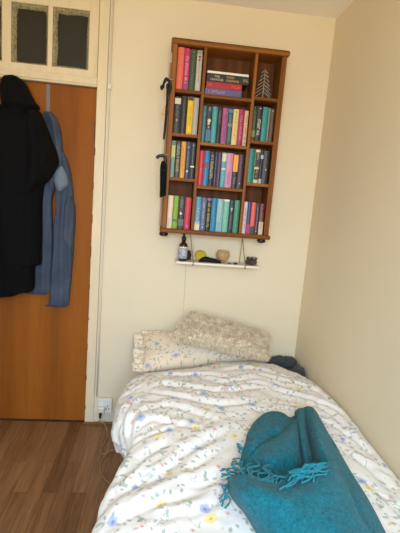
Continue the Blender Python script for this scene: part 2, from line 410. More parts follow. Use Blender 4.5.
def marks(root, x0, x1, z0, z1, y, rgb, seed, dense=.8):
    """worn lettering too small to read: short strokes running down the spine"""
    rn = random.Random(seed); bm = bmesh.new(); z = z1; w = x1-x0
    while z > z0+.003:
        ch = rn.uniform(.0035, .0065)
        if rn.random() < dense:
            box(bm, x0, x1, y-.0005, y, max(z0, z-.0016), z)
            k = rn.random()
            if k < .55: box(bm, x0+(w*.75 if rn.random() < .5 else 0), x0+w*(1 if rn.random() < .5 else .25)+w*.001, y-.0005, y, max(z0, z-ch), z) if False else box(bm, x0+w*.72, x1, y-.0005, y, max(z0, z-ch), z)
            if k > .35: box(bm, x0, x0+w*.28, y-.0005, y, max(z0, z-ch), z)
        z -= ch+.0016
    if not bm.verts: box(bm, x0, x1, y-.0005, y, z0, z0+.003)
    return obj('spine_title', bm, plain(rgb, .5, .05), root)
SEED = [0]
def book(x, z, w, h, cover, label, title=None, bands=(), d=.128, spots=(), tz=(.15, .85), tw=.42, dense=.85, group='paperbacks in the bookcase', y=None):
    y = BF+.014 if y is None else y; SEED[0] += 1
    r = thing('book', label, 'book', (x, y, z), group)
    book_parts(r, w, h, d, cover)
    for (a, b, rgb) in bands: patch(r, 'spine_band', x+.0012, x+w-.0012, z+h*a, z+h*b-(.0004 if b < 1 else 0), y-.0008, rgb)
    ys = y-.0018
    for (u, v, rad, rgb) in spots:
        bm = bmesh.new(); n = 14; c = (x+w*u, z+h*v); q = [bm.verts.new((c[0]+rad*math.cos(2*math.pi*i/n), ys-.0008, c[1]+rad*1.1*math.sin(2*math.pi*i/n))) for i in range(n)]
        f = bm.faces.new(q[::-1]); g = bmesh.ops.extrude_face_region(bm, geom=[f]); bmesh.ops.translate(bm, vec=(0, .0008, 0), verts=[e for e in g['geom'] if isinstance(e, bmesh.types.BMVert)])
        obj('spine_emblem', bm, plain(rgb, .5, .05), r)
    if title: marks(r, x+w*(.5-tw/2), x+w*(.5+tw/2), z+h*tz[0], z+h*tz[1], ys, title, SEED[0], dense)
    return r
PXM = 1/182
def row(col, zfloor, items):
    x0, x1 = CX[col]; tot = sum(i[0] for i in items)*PXM; free = (x1-x0)-.006
    k = min(1.0, free/tot); gap = max(0.0, free-tot*k)/(len(items)+1); x = x0+.002+gap
    for it in items:
        w = it[0]*PXM*k-.0012
        book(x, zfloor+.0004, w, it[1], it[2], it[3], **(it[4] if len(it) > 4 else {})); x += it[0]*PXM*k+gap
T = dict
row('l', SH['l'][0], [
 (6.3, .205, (226, 104, 84), 'coral pink book, first on the left in the top left compartment', T(title=(240, 150, 130), tw=.2, tz=(.2, .8))),
 (5.3, .203, (196, 44, 104), 'hot pink book with pale lettering between coral and green books', T(title=(240, 190, 210), bands=((0, .22, (150, 44, 110)),))),
 (6.2, .200, (58, 78, 56), 'dark green book beside the hot pink book, top left compartment', T(title=(110, 126, 100), tw=.2, spots=((.5, .94, .002, (210, 200, 180)),))),
 (5.2, .200, (196, 186, 168), 'pale grey book with a dark red emblem near its top', T(title=(150, 140, 124), tw=.22, tz=(.2, .7), spots=((.5, .84, .006, (130, 28, 40)), (.5, .76, .005, (120, 26, 40))), bands=((.9, 1, (150, 140, 130)),)))])
row('l', SH['l'][1], [
 (6.4, .184, (52, 52, 50), 'charcoal book with a white block at its top, second compartment', T(bands=((.8, .96, (206, 196, 176)),), spots=((.5, .36, .006, (168, 132, 128)),), title=(120, 116, 106), tz=(.42, .76))),
 (6.2, .190, (34, 30, 28), 'black book with thin grey lettering beside the yellow book', T(title=(108, 100, 88), tw=.26)),
 (5.6, .190, (236, 192, 30), 'bright yellow book with a dark top, second compartment of the left column', T(bands=((.9, 1, (44, 38, 30)),), title=(190, 140, 30), tw=.25, tz=(.2, .75), spots=((.5, .03, .0025, (60, 40, 20)),))),
 (5.2, .187, (172, 166, 156), 'plain silver grey book right of the yellow book', T(title=(206, 200, 190), tw=.2, tz=(.5, .75)))])
row('l', SH['l'][2], [
 (4.2, .190, (124, 158, 138), 'pale green and yellow slim book, third compartment, against the left side', T(bands=((.55, .88, (176, 178, 88)), (.88, .97, (70, 100, 60))))),
 (5.6, .190, (66, 62, 60), 'dark grey book with big yellowish lettering, third compartment', T(title=(196, 184, 130), tw=.5, tz=(.16, .9))),
 (4.7, .190, (226, 158, 62), 'orange yellow book between two dark books, third compartment', T(title=(180, 110, 40), tw=.2)),
 (5.0, .190, (56, 66, 92), 'navy blue book with pale blotches right of the orange book', T(spots=((.5, .86, .006, (110, 130, 160)), (.5, .2, .006, (190, 194, 200))), title=(120, 130, 150), tz=(.3, .75))),
 (4.6, .188, (58, 60, 64), 'slate grey book with a small white stripe low down, third compartment', T(bands=((.32, .36, (226, 220, 200)),), spots=((.5, .93, .0025, (220, 216, 200)),), title=(130, 132, 134), tw=.2, tz=(.45, .85)))])
row('l', 1.257, [
 (5.2, .178, (230, 204, 178), 'cream book at the left end of the bottom left compartment', T(title=(186, 160, 140), tw=.25, tz=(.06, .3))),
 (5.2, .178, (124, 168, 46), 'lime green book in the bottom left compartment', T(bands=((.22, .29, (64, 84, 34)),), title=(160, 200, 90), tw=.2, tz=(.4, .9))),
 (6.2, .178, (56, 54, 58), 'dark book with a white crescent moon, bottom left compartment', T(spots=((.45, .48, .0068, (232, 226, 214)), (.62, .51, .0052, (56, 54, 58))), bands=((.1, .3, (84, 78, 66)),), title=(130, 130, 130), tz=(.62, .9), tw=.5)),
 (6.3, .174, (190, 46, 62), 'crimson book with a purple block at its foot, bottom left compartment', T(spots=((.5, .1, .007, (200, 80, 190)),), title=(214, 90, 100), tw=.2, tz=(.4, .85)))])
row('c', SH['c'][1], [
 (4.2, .186, (58, 112, 116), 'mottled teal book, first on the left in the upper centre row', T(title=(130, 160, 150), dense=.6)),
 (5.5, .186, (44, 54, 70), 'navy book with a cream flower blotch, upper centre row', T(spots=((.5, .6, .009, (226, 206, 150)), (.45, .52, .006, (216, 200, 160)), (.5, .42, .004, (190, 180, 160))), bands=((.04, .36, (62, 94, 126)),), title=(190, 180, 160), tz=(.86, .96))),
 (5.2, .186, (60, 156, 160), 'turquoise book beside the navy flowered book, upper centre row', T(title=(130, 200, 200), tw=.25)),
 (5.0, .184, (38, 36, 34), 'black book between the turquoise and mauve books', T(title=(140, 126, 106), tz=(.5, .9), tw=.4)),
 (5.6, .185, (170, 84, 138), 'mauve pink book with dark lettering, upper centre row', T(title=(90, 44, 84), tz=(.06, .8), tw=.35)),
 (5.2, .186, (40, 86, 98), 'deep teal book with pale blocks right of the mauve book', T(bands=((.88, .97, (56, 130, 150)), (.5, .58, (110, 140, 120))), title=(140, 160, 130), tz=(.1, .85), tw=.4)),
 (5.6, .184, (226, 196, 132), 'cream yellow book left of the magenta book, upper centre row', T(title=(206, 140, 90), tz=(.12, .85), tw=.25, spots=((.5, .92, .003, (120, 60, 40)),))),
 (5.8, .186, (164, 32, 82), 'magenta book with pale pink lettering, upper centre row', T(title=(224, 150, 176), tz=(.12, .86), tw=.38, dense=.75)),
 (4.0, .182, (206, 178, 142), 'slim beige book at the right end of the upper centre row', T(title=(150, 100, 80), tw=.3, spots=((.5, .07, .003, (60, 40, 36)),)))])
row('c', SH['c'][2], [
 (5.4, .184, (198, 36, 44), 'bright red book, first on the left in the middle centre row', T(title=(226, 150, 130), tz=(.34, .5), tw=.3)),
 (5.4, .184, (34, 122, 180), 'sky blue book with a dark red belt beside the red book', T(bands=((.5, .6, (110, 40, 54)), (.6, .68, (60, 60, 90))))),
 (5.3, .182, (40, 36, 36), 'black book with tall grey lettering, middle centre row', T(title=(196, 186, 160), tz=(.2, .9), tw=.55)),
 (2.9, .182, (62, 68, 92), 'very slim navy book, middle centre row', T(title=(130, 140, 150), tw=.3)),
 (4.2, .182, (82, 58, 92), 'purple book with faint lettering, middle centre row', T(title=(140, 116, 150), tw=.3)),
 (4.9, .184, (88, 164, 168), 'turquoise book with a cream top, middle centre row', T(bands=((.74, .97, (206, 204, 170)), (.5, .56, (206, 204, 180))), title=(150, 206, 206), tz=(.1, .46))),
 (7.0, .183, (196, 134, 168), 'wide pale pink book with purple lettering, middle centre row', T(title=(130, 70, 140), tz=(.08, .46), tw=.3, dense=.9)),
 (5.5, .183, (44, 38, 40), 'black book with a bright orange upper half', T(bands=((.48, .97, (238, 154, 34)),), title=(150, 140, 140), tz=(.1, .44))),
 (6.0, .182, (60, 40, 54), 'dark plum book at the right end of the middle centre row', T(title=(126, 100, 112), tz=(.2, .9), tw=.26, spots=((.5, .15, .003, (200, 190, 180)),)))])
row('c', 1.257, [
 (5.5, .182, (86, 148, 176), 'light blue book with a cream foot, left end of the bottom centre row', T(bands=((.0, .2, (222, 204, 172)), (.2, .27, (150, 176, 180))), title=(180, 206, 214), dense=.6)),
 (5.3, .180, (92, 106, 132), 'blue grey book with pale marks, bottom centre row', T(title=(170, 180, 196), tw=.4, spots=((.5, .1, .004, (190, 196, 206)),))),
 (4.8, .180, (40, 34, 38), 'black book with gold lettering and violet tip, bottom centre row', T(title=(214, 180, 90), tz=(.1, .86), tw=.5, bands=((.92, 1, (120, 70, 120)),))),
 (5.6, .181, (28, 124, 168), 'strong blue book in the middle of the bottom centre row', T(title=(90, 170, 200), tw=.2)),
 (6.3, .180, (140, 180, 182), 'wide pale aqua book beside the strong blue one', T(title=(196, 214, 206), tw=.35, tz=(.4, .9), bands=((.0, .3, (120, 166, 178)),))),
 (5.8, .180, (112, 180, 158), 'mint green book with a cream tip, bottom centre row', T(bands=((.94, 1, (230, 220, 196)),), title=(170, 210, 190), tw=.25)),
 (5.0, .178, (44, 52, 54), 'dark slate book with a white figure between the mint and sea green books', T(spots=((.5, .74, .005, (190, 190, 186)), (.5, .68, .0035, (170, 170, 166))), title=(110, 126, 120), tz=(.1, .55))),
 (5.5, .181, (62, 132, 104), 'sea green book at the right end of the bottom centre row', T(title=(120, 176, 150), tw=.25))])
row('r', SH['r'][1], [
 (4.4, .176, (48, 66, 44), 'moss green book, first on the left in the upper right compartment', T(title=(120, 140, 90), bands=((.1, .3, (110, 120, 60)),))),
 (6.0, .178, (38, 32, 32), 'black book with bold white lettering, upper right compartment', T(title=(236, 230, 220), tz=(.14, .62), tw=.52, dense=.95, spots=((.5, .94, .003, (230, 220, 210)),))),
 (6.2, .177, (36, 134, 132), 'teal book between black and brown books, upper right compartment', T(title=(80, 170, 160), tw=.2, tz=(.5, .9))),
 (2.2, .174, (140, 134, 122), 'very slim grey book right of the teal book', T()),
 (4.4, .172, (92, 66, 52), 'brown book at the right end of the upper right compartment', T(title=(150, 120, 100), tw=.3, spots=((.5, .93, .003, (200, 180, 160)),)))])
row('r', SH['r'][2], [
 (7.2, .180, (20, 118, 104), 'wide emerald teal book, left in the middle right compartment', T(title=(70, 166, 150), tw=.16)),
 (5.3, .179, (214, 196, 156), 'cream book with a big black title panel, middle right compartment', T(bands=((.1, .42, (52, 42, 36)), (.48, .92, (52, 42, 36))), title=(214, 196, 156), tz=(.12, .9), tw=.3, dense=.6)),
 (3.6, .178, (40, 42, 46), 'slim dark book with pale ends, middle right compartment', T(bands=((.74, .86, (150, 190, 186)), (.0, .14, (170, 176, 180))))),
 (7.2, .176, (34, 30, 30), 'wide black book at the right end of the middle right compartment', T(title=(110, 100, 96), tw=.25, tz=(.1, .9), spots=((.5, .43, .0035, (226, 196, 140)),)))])
row('r', 1.257, [
 (4.4, .176, (214, 196, 196), 'pinkish white book at the left of the bottom right compartment', T(title=(160, 130, 150), tw=.4)),
 (4.6, .176, (66, 64, 110), 'indigo book with a magenta foot, bottom right compartment', T(bands=((.0, .3, (176, 44, 120)),))),
 (5.2, .176, (226, 94, 76), 'coral red book with a dark foot, bottom right compartment', T(bands=((.0, .25, (66, 66, 52)),), title=(246, 150, 130), tw=.25, tz=(.3, .9))),
 (4.6, .174, (48, 46, 62), 'midnight blue book with faint lettering, bottom right compartment', T(title=(150, 146, 160), tw=.35, spots=((.5, .1, .004, (150, 150, 160)),))),
 (5.8, .173, (110, 32, 44), 'maroon book with a cream lower half, right end of the bottom right compartment', T(bands=((.0, .42, (206, 184, 156)),), title=(190, 140, 130), tw=.3))])

# stack lying flat in the top centre compartment: spines face the room
def flat_book(x0, x1, z, th, cover, label, texts=(), strokes=None):
    y = BF+.016; r = thing('book', label, 'book', (x0, y, z), 'books lying flat in the bookcase'); c = .0022; d = .125
    bm = bmesh.new(); box(bm, x0, x1, y+.003, y+d, z, z+c); box(bm, x0, x1, y+.003, y+d, z+th-c, z+th); box(bm, x0, x1, y, y+.004, z, z+th, bev=.0015)
    obj('cover', bm, plain(cover, .42, .1), r); obj('pages', boxbm(x0+.003, x1-.003, y+.0045, y+d-.004, z+c, z+th-c), plain((226, 214, 190), .9), r)
    for (s, x, zz, size, rgb) in texts:
        cu = bpy.data.curves.new('lettering', 'FONT'); cu.body = s; cu.size = size; cu.extrude = .0003; cu.space_character = 1.05
        to = bpy.data.objects.new('lettering', cu); COL.objects.link(to); bpy.context.view_layer.update()
        me = bpy.data.meshes.new_from_object(to.evaluated_get(bpy.context.evaluated_depsgraph_get())); bpy.data.objects.remove(to)
        me.transform(Matrix.Translation((x, y-.0006, z+zz)) @ Matrix.Rotation(math.pi/2, 4, 'X'))
        o = bpy.data.objects.new('spine_title', me); COL.objects.link(o); me.materials.clear(); me.materials.append(plain(rgb, .5, .05)); o.parent = r; o.matrix_parent_inverse = r.matrix_world.inverted()
    if strokes:
        rn = random.Random(len(label))
        for (a, b, rgb) in strokes:
            bm = bmesh.new(); x = a
            while x < b:
                w = rn.uniform(.003, .006); box(bm, x, x+.0014, y-.0005, y, z+th*.3, z+th*.7); box(bm, x, x+w, y-.0005, y, z+th*(.3 if rn.random() < .5 else .6), z+th*(.42 if rn.random() < .5 else .7)); x += w+.002
            obj('spine_title', bm, plain(rgb, .5, .05), r)
zf = SH['c'][0]+.0006
flat_book(.188, .384, zf, .033, (92, 84, 132), 'violet blue book lying flat at the bottom of the stack', strokes=((.206, .212, (206, 120, 110)), (.224, .29, (206, 150, 140))))
flat_book(.192, .383, zf+.0334, .032, (168, 26, 34), 'red book lying flat between the violet and black books', strokes=((.205, .222, (206, 90, 70)), (.326, .37, (214, 110, 84))))
flat_book(.192, .416, zf+.0658, .041, (34, 30, 28), 'black book lying flat with pale and gold lettering', texts=(('THE', .232, .0225, .0150, (206, 198, 180)), ('UNIVERSE', .212, .0065, .0150, (196, 188, 170)), ('TWIN', .296, .0225, .0150, (214, 176, 90)), ('CROWNS', .296, .0065, .0150, (214, 176, 90))), strokes=((.385, .408, (170, 156, 110)),))
flat_book(.194, .414, zf+.1072, .0115, (236, 230, 218), 'thin white book lying flat on top of the stack')

# wire tree ornament
wt = thing('wire_tree', 'silver wire tree ornament alone in the top right compartment', 'ornament', (.513, -.075, SH['r'][0]))
M_WIRE = plain((196, 190, 178), .45, .1)
x, y, z = .513, -.075, SH['r'][0]
bm = bmesh.new(); lathe(bm, [(.022, .0005), (.022, .003), (.004, .005)], (x, y, z), 16); obj('base', bm, M_WIRE, wt)
bm = bmesh.new(); tube(bm, [(x, y, z+.004), (x, y, z+.165)], .0019, 6); obj('stem', bm, M_WIRE, wt, True)
rn = random.Random(5)
bm = bmesh.new()
for i in range(7):
    zz = z+.018+i*.0215; L = .046*(1-i/8.2)+.005
    for a in (.25, math.pi-.25, math.pi+.3, -.3):
        aa = a+rn.uniform(-.15, .15); dx, dy = math.cos(aa)*L, math.sin(aa)*L
        tube(bm, [(x, y, zz+L*.62), (x+dx*.5, y+dy*.5, zz+L*.28), (x+dx, y+dy, zz-L*.14)], .0012, 5)
obj('branches', bm, M_WIRE, wt, True)

# ------------------------------------------------------------------ things hung by the bookcase
M_CORD = plain((22, 20, 20), .7)
lead = thing('braided_lead', 'black braided lead with looped top hanging left of the bookcase', 'lead', at_y(163, 80, -.19))
bm = bmesh.new()
pts = [at_y(a, b, y-.155) for a, b, y in ((162.2, 90, -.03), (161.2, 87.5, -.032), (162.2, 86, -.03), (163.2, 87.6, -.03), (163.6, 84, -.04), (166.0, 78.5, -.045), (168.6, 81, -.04), (169.8, 86, -.03), (168.6, 90.5, -.03), (167.2, 88, -.03), (167.6, 84, -.036))]
c = catmull(pts, 60); tube(bm, c, .0062, 7); tube(bm, catmull([at_y(a, b, -.196) for a, b in ((164.6, 82), (166.4, 79), (169.2, 81.5), (170.4, 87), (169.0, 92), (167.6, 95))], 24), .0078, 7); obj('loop', bm, M_CORD, lead, True)
bm = bmesh.new()
c = catmull([at_y(a, b, -.186) for a, b in ((167.6, 84), (167.6, 92), (167.0, 104), (165.8, 120), (164.8, 130), (163.6, 139.5))], 90)
c = np.array(c)
for ph in (0, 2.1, 4.2):
    q = [(p[0]+.0034*math.cos(i*.55+ph), p[1]+.0034*math.sin(i*.55+ph), p[2]) for i, p in enumerate(c)]
    tube(bm, q, [.0036*(1-.6*max(0, i-70)/20) for i in range(90)], 5)
obj('braid', bm, M_CORD, lead, True)
bm = bmesh.new(); q = [at_y(a, b, -.183) for a, b in ((161.0, 114.5), (165.2, 115.5), (166.4, 106), (164.6, 105))]
v = [bm.verts.new(p) for p in q]; f = bm.faces.new(v); g = bmesh.ops.extrude_face_region(bm, geom=[f]); bmesh.ops.translate(bm, vec=(0, .005, 0), verts=[e for e in g['geom'] if isinstance(e, bmesh.types.BMVert)])
bmesh.ops.recalc_face_normals(bm, faces=bm.faces)
obj('paper_tag', bm, plain((206, 172, 122), .8), lead)
obj('hook', tube(bmesh.new(), [at_y(167.4, 80, -.200), at_y(169.0, 79.6, -.190), at_y(172.5, 79, -.1605)], .002, 6), M_WIRE, lead)

um = thing('umbrella', 'black folded compact umbrella hanging left of the bookcase by its hooked handle', 'umbrella', at_y(162, 156, -.2))
bm = bmesh.new(); c = catmull([at_y(a, b, -.2) for a, b in ((156.8, 158.5), (158.0, 156.6), (160.8, 155.6), (164.2, 156.4), (165.3, 160), (164.6, 166))], 24); tube(bm, c, [.006]+[.0085]*22+[.009], 9); obj('handle', bm, M_BLACKPL, um, True)
bm = bmesh.new(); top, bot = at_y(163.7, 161, -.2), at_y(163.0, 196.5, -.2); N = 22; P = np.zeros((N, 28, 3))
for i in range(N):
    u = i/(N-1); cc = np.array(top)*(1-u)+np.array(bot)*u; r = .0175*min(1, .55+u*3.5)*(1-.12*u)
    for j in range(28):
        a = 2*math.pi*j/28; rr = r*(1+.13*math.cos(7*a+u*3)); P[i, j] = (cc[0]+rr*math.cos(a)*.98, cc[1]+rr*math.sin(a)*.9, cc[2]+.008*math.cos(a)*u)
V = grid(bm, P, closed_v=True); bm.faces.new(V[-1]); bm.faces.new(V[0][::-1]); obj('canopy', bm, mat_cloth('black_nylon', (8, 8, 9), (20, 20, 22), 160, .2, .05), um, True)
bm = bmesh.new(); cc = at_y(163.6, 170, -.2); tube(bm, [cc+Vector((math.cos(a)*.0195, math.sin(a)*.019, .003*math.sin(a))) for a in np.linspace(0, 2*math.pi, 20)], .0022, 5); obj('strap', bm, M_BLACKPL, um, True)

obj('hook', tube(bmesh.new(), [at_y(164.2, 158.5, -.2), at_y(165.0, 155, -.19), at_y(168.0, 154.6, -.1605)], .002, 6), M_WIRE, um)

# ------------------------------------------------------------------ small hanging shelf and what stands on it
SY0, SY1 = -.135, -.004; SZ = 1.0735
sx0, sx1 = at_y(176, 262, SY0).x, at_y(259, 267, SY0).x+.004
sf = thing('hanging_shelf', 'narrow white shelf hung on two cords under the bookcase', 'shelf', ((sx0+sx1)/2, SY0, SZ-.012))
obj('board', boxbm(sx0, sx1, SY0, SY1, SZ-.012, SZ, bev=.0015), plain((232, 226, 212), .4, .04), sf)
M_JUTE = mat_cloth('olive_cord', (112, 94, 60), (156, 134, 92), 400, .4, .1)
for (ptx, pty, pbx, pby) in ((190.3, 236.5, 193.2, 263), (242.6, 236, 245.2, 267)):
    tp = at_y(ptx, pty, -.10); tp.z = 1.2285; bt = at_y(pbx, pby, SY0-.003)
    bm = bmesh.new(); q = [tp, (tp*.5+bt*.5), Vector((bt.x, SY0-.0035, SZ+.004)), Vector((bt.x, SY0-.0038, SZ-.006)), Vector((bt.x, SY0-.002, SZ-.0150)), Vector((bt.x, SY0+.02, SZ-.0150)), Vector((bt.x, SY1-.02, SZ-.0150)), Vector((bt.x, SY1-.004, SZ-.0150))]
    tube(bm, q, .0024, 6); tube(bm, [tp, Vector((bt.x+(.006 if ptx < 200 else -.016), SY1-.03, SZ+.001))], .0017, 6)
    bmesh.ops.create_icosphere(bm, subdivisions=2, radius=.0048, matrix=Matrix.Translation((bt.x, SY0-.004, SZ-.015)))
    obj('cord', bm, M_JUTE, sf, True)
S0 = SZ+.0004
def onshelf(px_, y): return at_y(px_, 262, y).x
# bottle
bx = onshelf(182.3, -.095)
bo = thing('spray_bottle', 'small amber glass bottle with black pump and pale blue label', 'bottle', (bx, -.095, S0))
bm = bmesh.new(); lathe(bm, [(0.0000, 0.0000), (0.0226, 0.0000), (0.0250, 0.0037), (0.0250, 0.0830), (0.0220, 0.0952), (0.0116, 0.1049), (0.0104, 0.1147), (0.0000, 0.1147)], (bx, -.095, S0), 28)
t = NT('amber_glass'); t.base(lin((64, 26, 14))); t.set(Roughness=.12); t.b.inputs['Coat Weight'].default_value = .5; obj('bottle_body', bm, t.m, bo, True)
t = NT('blue_paper_label'); v = t.coord(); f = t.noise(t.mapping(v, (60, 60, 260)), 1, 2); t.base(t.ramp(f, [(.4, lin((126, 142, 170))), (.6, lin((206, 208, 212)))])); t.set(Roughness=.6)
bm = bmesh.new(); lathe(bm, [(0.0255, 0.0146), (0.0255, 0.0732)], (bx, -.095, S0), 28); obj('paper_label', bm, t.m, bo, True)
bm = bmesh.new(); lathe(bm, [(0.0256, 0.0732), (0.0256, 0.0817)], (bx, -.095, S0), 28); obj('paper_label', bm, plain((226, 218, 204), .6), bo, True)
bm = bmesh.new(); lathe(bm, [(0.0000, 0.1147), (0.0128, 0.1147), (0.0128, 0.1342), (0.0073, 0.1379), (0.0073, 0.1513), (0.0104, 0.1537), (0.0104, 0.1684), (0.0000, 0.1696)], (bx, -.095, S0), 20); box(bm, bx-.0024, bx+.0024, -.117, -.095, S0+.157, S0+.165); obj('pump', bm, M_BLACKPL, bo, True)
# jar behind bottle
jx = onshelf(186.2, -.04)
jr = thing('jar', 'small dark maroon jar half hidden behind the amber bottle', 'jar', (jx, -.04, S0))
bm = bmesh.new(); lathe(bm, [(0, 0), (.020, 0), (.026, .008), (.027, .034), (.022, .045), (0, .046)], (jx, -.04, S0), 24); obj('jar_body', bm, plain((52, 26, 24), .25), jr, True)
bm = bmesh.new(); lathe(bm, [(.022, .0465), (.022, .054), (0, .055)], (jx, -.04, S0), 24); obj('lid', bm, plain((66, 40, 34), .35), jr, True)
# yellow disc
yx = onshelf(200.2, -.05)
bm = bmesh.new(); N = 24
Pd = np.zeros((10, N, 3))
for i in range(10):
    a = math.pi*i/9
    for j in range(N):
        b = 2*math.pi*j/N; Pd[i, j] = (yx+.033*math.sin(a)*math.cos(b), -.045+.010*math.cos(a)+.012*math.sin(a)*math.sin(b), S0+.0302+.030*math.sin(a)*math.sin(b))
grid(bm, Pd, closed_v=True); bmesh.ops.remove_doubles(bm, verts=bm.verts, dist=1e-5)
tag(obj('lemon', bm, mat_cloth('yellow_peel', (176, 160, 34), (214, 198, 60), 240, .3, 0, 20, .5), smooth=True), 'round yellow green fruit behind the black pouch on the shelf', 'fruit')
# black pouch / glasses case
gx = onshelf(209.5, -.10); bm = bmesh.new(); N = 18; P = np.zeros((N, 16, 3))
for i in range(N):
    u = i/(N-1); xx = gx-.062+u*.128; h = .0165*(math.sin(math.pi*min(1, max(0, u*.96+.02)))**.35)*(1-.38*u+.2*math.exp(-((u-.25)/.16)**2)); dd = .021*(math.sin(math.pi*(u*.94+.03))**.4)
    for j in range(16):
        a = 2*math.pi*j/16; P[i, j] = (xx+.004*math.sin(a), -.098+dd*math.cos(a), S0+h*1.02+h*math.sin(a)*(1+.12*nz(u*6, a)))
V = grid(bm, P, closed_v=True); bm.faces.new(V[0][::-1]); bm.faces.new(V[-1])
z_min = min(v.co.z for v in bm.verts)
for v in bm.verts: v.co.z += S0-z_min
tag(obj('glasses_pouch', bm, mat_cloth('black_leather', (12, 11, 11), (30, 27, 25), 160, .4, 0, 20, .45), smooth=True), 'soft black glasses pouch lying in the middle of the small shelf', 'pouch')
# glass candle bowl
cx = onshelf(222.3, -.07); cy = -.065
cb = thing('candle_holder', 'round gold tinted glass candle bowl on the white shelf', 'candle holder', (cx, cy, S0))
bm = bmesh.new(); lathe(bm, [(0.0000, 0.0012), (0.0156, 0.0012), (0.0204, 0.0072), (0.0360, 0.0216), (0.0420, 0.0408), (0.0384, 0.0612), (0.0324, 0.0720), (0.0306, 0.0720), (0.0362, 0.0612), (0.0396, 0.0408), (0.0336, 0.0240), (0.0168, 0.0120), (0.0000, 0.0108)], (cx, cy, S0-.001), 30)
t = NT('gold_tinted_glass'); t.base(lin((206, 176, 122))); t.set(Roughness=.08, Alpha=.34); obj('bowl', bm, t.m, cb, True)
bm = bmesh.new(); lathe(bm, [(0.0000, 0.0144), (0.0168, 0.0144), (0.0216, 0.0264), (0.0216, 0.0360), (0.0000, 0.0372)], (cx, cy, S0), 20); obj('wax', bm, plain((222, 196, 150), .5), cb, True)
# twig coaster below the bowl, small dark stones, and an amethyst cluster
for k, (pxx, yy, r, lab) in enumerate(((229.5, -.105, .0075, 'smaller dark flat pebble beside the candle bowl'), (235.5, -.10, .011, 'larger dark flat pebble right of the candle bowl'))):
    xx = onshelf(pxx, yy); bm = bmesh.new(); bmesh.ops.create_icosphere(bm, subdivisions=3, radius=r)
    for v in bm.verts: v.co = Vector((v.co.x*1.3*(1+.15*nz(v.co.x*90, v.co.y*90, k)), v.co.y, v.co.z*.42))+Vector((xx, yy, 0))
    zm = min(v.co.z for v in bm.verts)
    for v in bm.verts: v.co.z += S0-zm
    tag(obj('pebble', bm, plain((44, 38, 36), .4), smooth=True), lab, 'pebble', 'pebbles on the small shelf')
ax = onshelf(251.3, -.075)
am = thing('crystal_cluster', 'purple brown crystal cluster at the right end of the white shelf', 'crystal', (ax, -.075, S0))
bm = bmesh.new(); bmesh.ops.create_icosphere(bm, subdivisions=3, radius=.028)
for v in bm.verts:
    k = 1+.22*nz(v.co.x*70, v.co.y*70, v.co.z*70); v.co = Vector((v.co.x*1.22*k, v.co.y*.95*k, max(v.co.z, -.5*.028)*.85*k))
zm = min(v.co.z for v in bm.verts)
for v in bm.verts: v.co += Vector((ax, -.075, S0-zm))
obj('rock', bm, plain((78, 54, 44), .6, .3), am)
bm = bmesh.new(); rn = random.Random(11)
for i in range(34):
    a = rn.uniform(0, 6.283); r = .021*math.sqrt(rn.random()); c0 = Vector((ax+r*1.2*math.cos(a), -.075+r*.9*math.sin(a), S0+.026)); d = Vector((math.cos(a)*r*16, math.sin(a)*r*16, 1)).normalized()*rn.uniform(.012, .022)
    s = rn.uniform(.0035, .006); tube(bm, [c0, c0+d*.7, c0+d], [s, s*.95, s*.1], 6)
t = NT('amethyst'); v = t.coord(); t.base(t.ramp(t.noise(v, 130, 3), [(.35, lin((44, 26, 40))), (.58, lin((84, 56, 72))), (.72, lin((206, 190, 196)))])); t.set(Roughness=.15); obj('crystals', bm, t.m, am)  # palest stop paints white sparkles into the crystal colour
# wire running down the wall
wl = thing('wall_wire', 'thin pale wire running straight down the wall from the white shelf', 'wire', at_y(184.5, 266, -.003))
obj('wire', tube(bmesh.new(), [at_y(a, b, -.0025) for a, b in ((186, 266), (185.2, 280), (184, 300), (182.8, 318), (181.5, 342))], .0012, 6), plain((206, 190, 158), .6), wl, True)

# ------------------------------------------------------------------ socket, plug and cable
sk = thing('wall_socket', 'white double wall socket low beside the door frame', 'socket', (-.266, -.015, .087))
obj('backbox', boxbm(-.308, -.226, -.030, -.0145, .090, .180, bev=.003), plain((228, 222, 208), .4, .04), sk)
obj('face_plate', boxbm(-.310, -.224, -.037, -.030, .088, .182, bev=.003), plain((234, 230, 220), .35, .04), sk)
obj('switch', boxbm(-.250, -.240, -.041, -.037, .150, .166, bev=.001), plain((240, 236, 226), .35, .03), sk)
obj('switch', boxbm(-.288, -.278, -.041, -.037, .150, .166, bev=.001), plain((240, 236, 226), .35, .03), sk)
bm = bmesh.new()
for (a, b) in ((-.249, .134), (-.256, .116), (-.241, .116)): box(bm, a-.002, a+.002, -.0376, -.0368, b-.005, b+.005)
obj('pin_hole', bm, plain((40, 38, 36), .6), sk)
pg = thing('plug', 'white plug in the wall socket with its pale cable curling behind the bed', 'plug', (-.285, -.05, .11))
obj('plug_body', boxbm(-.306, -.264, -.066, -.0375, .096, .138, bev=.008, seg=3), plain((224, 218, 204), .35, .04), pg, True)
bm = bmesh.new(); tube(bm, [(-.287, -.064, .100), (-.287, -.078, .092), (-.286, -.082, .080)], [.009, .008, .006], 10); obj('cord_grip', bm, M_BLACKPL, pg, True)
pts = [(-.286, -.082, .080), (-.285, -.088, .06)]
pts += [tuple(at_y(104.5, 424, -.10)), tuple(at_z(108, 434, .012)), tuple(at_z(104.5, 443, .006)), tuple(at_z(101, 452, .005)), tuple(at_z(104, 454, .006)), tuple(at_z(112, 450, .012)), tuple(at_z(121, 447.5, .012)), tuple(at_z(129, 449, .006))]
pts2 = [tuple(at_z(118, 450, .005)), tuple(at_z(108, 452, .014)), tuple(at_z(102, 461, .0055)), tuple(at_z(100, 469, .005)), tuple(at_z(103, 477, .005)), tuple(at_z(108, 482, .005)), tuple(at_z(114, 483.5, .005)), tuple(at_z(124, 480, .005))]
